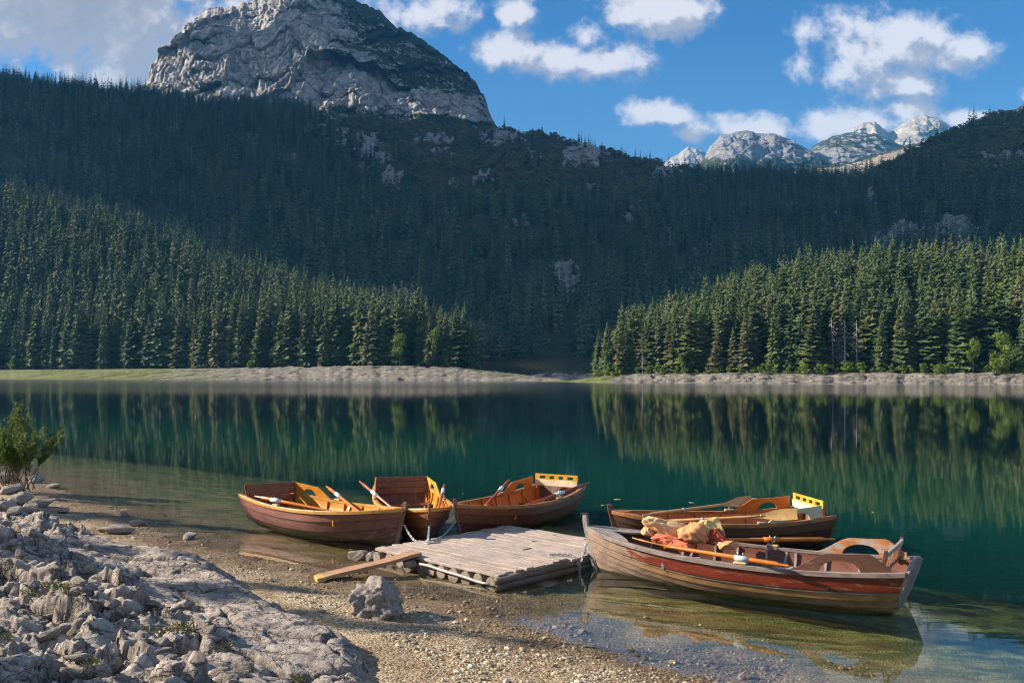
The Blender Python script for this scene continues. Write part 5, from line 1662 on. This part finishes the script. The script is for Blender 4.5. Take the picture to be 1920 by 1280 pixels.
def chain(pts, name, label, pitch=.036, r_=.0058):
    """links strung along a polyline"""
    pts = [Vector(p) for p in pts]; seg = [0.0]
    for a_, b_ in zip(pts, pts[1:]): seg.append(seg[-1] + (b_ - a_).length)
    n = max(2, int(seg[-1] / pitch)); m = MB(); xs_ = np.linspace(0, seg[-1], n + 1)
    P_ = [Vector([float(np.interp(x_, seg, [p[k] for p in pts])) for k in range(3)]) for x_ in xs_]
    for i in range(n):
        c = (P_[i] + P_[i + 1]) / 2; d = (P_[i + 1] - P_[i]).normalized(); u_ = d.orthogonal().normalized()
        u_.rotate(Matrix.Rotation(i * PI / 2 + .3, 3, d))
        hl = pitch * .36; w_ = pitch * .34
        ring = [c + d * (hl * math.copysign(1, math.cos(a_)) + w_ * math.cos(a_)) + u_ * w_ * math.sin(a_) for a_ in np.linspace(.2, 2 * PI + .2, 11)]
        m.tube(ring, r_, 5)
    o = m.build(name, M_galv, None, True)
    return tag(o, label, 'chain', 'mooring chains')


def sag(a, b_, s_, n=14):
    a, b_ = Vector(a), Vector(b_)
    return [a.lerp(b_, i / n) - Vector((0, 0, s_ * 4 * (i / n) * (1 - i / n))) for i in range(n + 1)]


TOP = R1 + Vector((0, 0, .03))
chain(sag(bA.eye, TOP, .13), 'mooring_chain', 'sagging chain from the bow of the grounded maroon boat to the dock')
chain(sag(bB.eye, TOP, .015), 'mooring_chain', 'chain hanging straight down from the middle boat bow to the dock')
chain(sag(bC.eye, TOP, .09), 'mooring_chain', 'sagging chain from the red brown boat bow to the dock ring')
e = bE.eye
edge = Wz(1092, 1043, DZ + .01)
chain([e, e + Vector((-.01, -.03, -.12)), edge + Vector((.01, .0, .06)), edge + Vector((0, -.02, 0)), edge + Vector((-.02, -.05, -.06)), edge + Vector((-.06, -.06, -.10)), edge + Vector((-.09, .0, -.03)), edge + Vector((-.14, .05, .012)),
       edge + Vector((-.30, .10, .012)), edge + Vector((-.42, .06, .012))], 'mooring_chain', 'chain from the weathered boat bow over the dock edge onto the planks')
chain([edge + Vector((-.04, -.07, -.06)), edge + Vector((-.04, -.09, -.18)), edge + Vector((-.03, -.10, -.32))], 'mooring_chain', 'short chain end hanging from the dock edge into the water')

m = MB(); h0 = [(770, 1062, .06), (790, 1056, .085), (812, 1058, .09), (832, 1058, .085), (850, 1064, .07), (872, 1070, .062), (893, 1078, .05), (908, 1084, .035), (925, 1088, .03), (940, 1089, .035)]
pts = []
for px, py, z in h0:
    q = inv @ Wz(px, py, z); q.y = -.085; q.z = z; pts.append((Matrix.Translation(DK.location) @ Matrix.Rotation(DK.rotation_euler[2], 4, 'Z')) @ q)
m.tube(pts, [.010, .016, .018, .016, .018, .017, .018, .016, .015, .010], 8)
tag(m.build('branch', wood('bleached_branch', (.42, .39, .36), (.62, .59, .55), axis=0, rough=.8), None, True), 'thin bleached white branch lying along the log ends of the dock', 'branch')

# plank from the dock down to the gravel
a_ = Vector((-2.33, 10.86, .0)); a_.z = ground_z(a_.x, a_.y) + .03; b_ = Vector((-1.22, 11.74, DZ + .030))
PLK = empty('plank', a_); PLK.rotation_mode = 'QUATERNION'; PLK.rotation_quaternion = (b_ - a_).to_track_quat('X', 'Z'); tag(PLK, 'tan plank sloping from the dock corner down to the gravel', 'plank')
Lp = (b_ - a_).length
M_plank = wood('tan_plank', (.36, .19, .10), (.48, .28, .16), (.24, .12, .07), axis=0, rough=.75, wornamt=.35, bump=.003)
m = MB(); n = 9
top = [(.05 + (Lp - .05) * i / n, .10 + .006 * math.sin(i * 2.1), .006 * math.sin(i * .9)) for i in range(n + 1)]; bot = [(.0 + Lp * i / n, -.105 + .006 * math.sin(i * 1.7), .006 * math.sin(i * .9)) for i in range(n + 1)]
m.slab(top, bot, (0, 0, .045)); m.build('board', M_plank, PLK, bevel=.006)
m = MB(); m.slab([(-.003, .085, .0), (.10, .104, .0)], [(-.05, -.1, 0), (.06, -.108, 0)], (0, 0, .052)); m.build('painted_end', plain('yellow_paint', (.50, .35, .10), .7), PLK, bevel=.004)
m = MB(); q = (.90, -.02, -.12)
m.bar((Lp - .20, -.12, -.085), (Lp - .10, .10, -.085), .16, .075); m.build('block', M_log, PLK, bevel=.01)

o = stone('stone', 1018, 1094, .24, RK[5], 'flat yellowish rock just under the water by the dock side', 'stone', .30, rz=.5, dim=(1.2, .75, .42))
for px, py, s_ in [(672, 1048, .16), (740, 1052, .15), (700, 1050, .13)]:
    stone('stone', px, py, s_, RK[(px // 7) % 9], 'round dark stone propping the dock corner beside the plank', 'stone', .2, 'stones under the dock corner', dim=(1, .9, .8))

# ---- specks floating on the lake
SP = MB(); SP.add([(math.cos(a_) * 1.0, math.sin(a_) * .6, .006 * (i % 2)) for i, a_ in enumerate(np.linspace(0, 2 * PI, 9)[:-1])], [tuple(range(8))])
first = None
for px, py, s_ in [(1130, 947, .05), (1157, 936, .09), (1296, 942, .07), (1416, 935, .10), (1637, 960, .035), (868, 925, .03)]:
    p_ = Wz(px, py, .004)
    if first is None:
        o = first = SP.build('floating_leaf', plain('pale_leaf', (.26, .28, .22), .6))
    else:
        o = first.copy(); COL.objects.link(o)
    o.location = p_; o.scale = (s_, s_, 1); o.rotation_euler[2] = px * .7
    tag(o, 'pale speck of leaf floating on the dark green water', 'leaf', 'leaves floating on the lake')
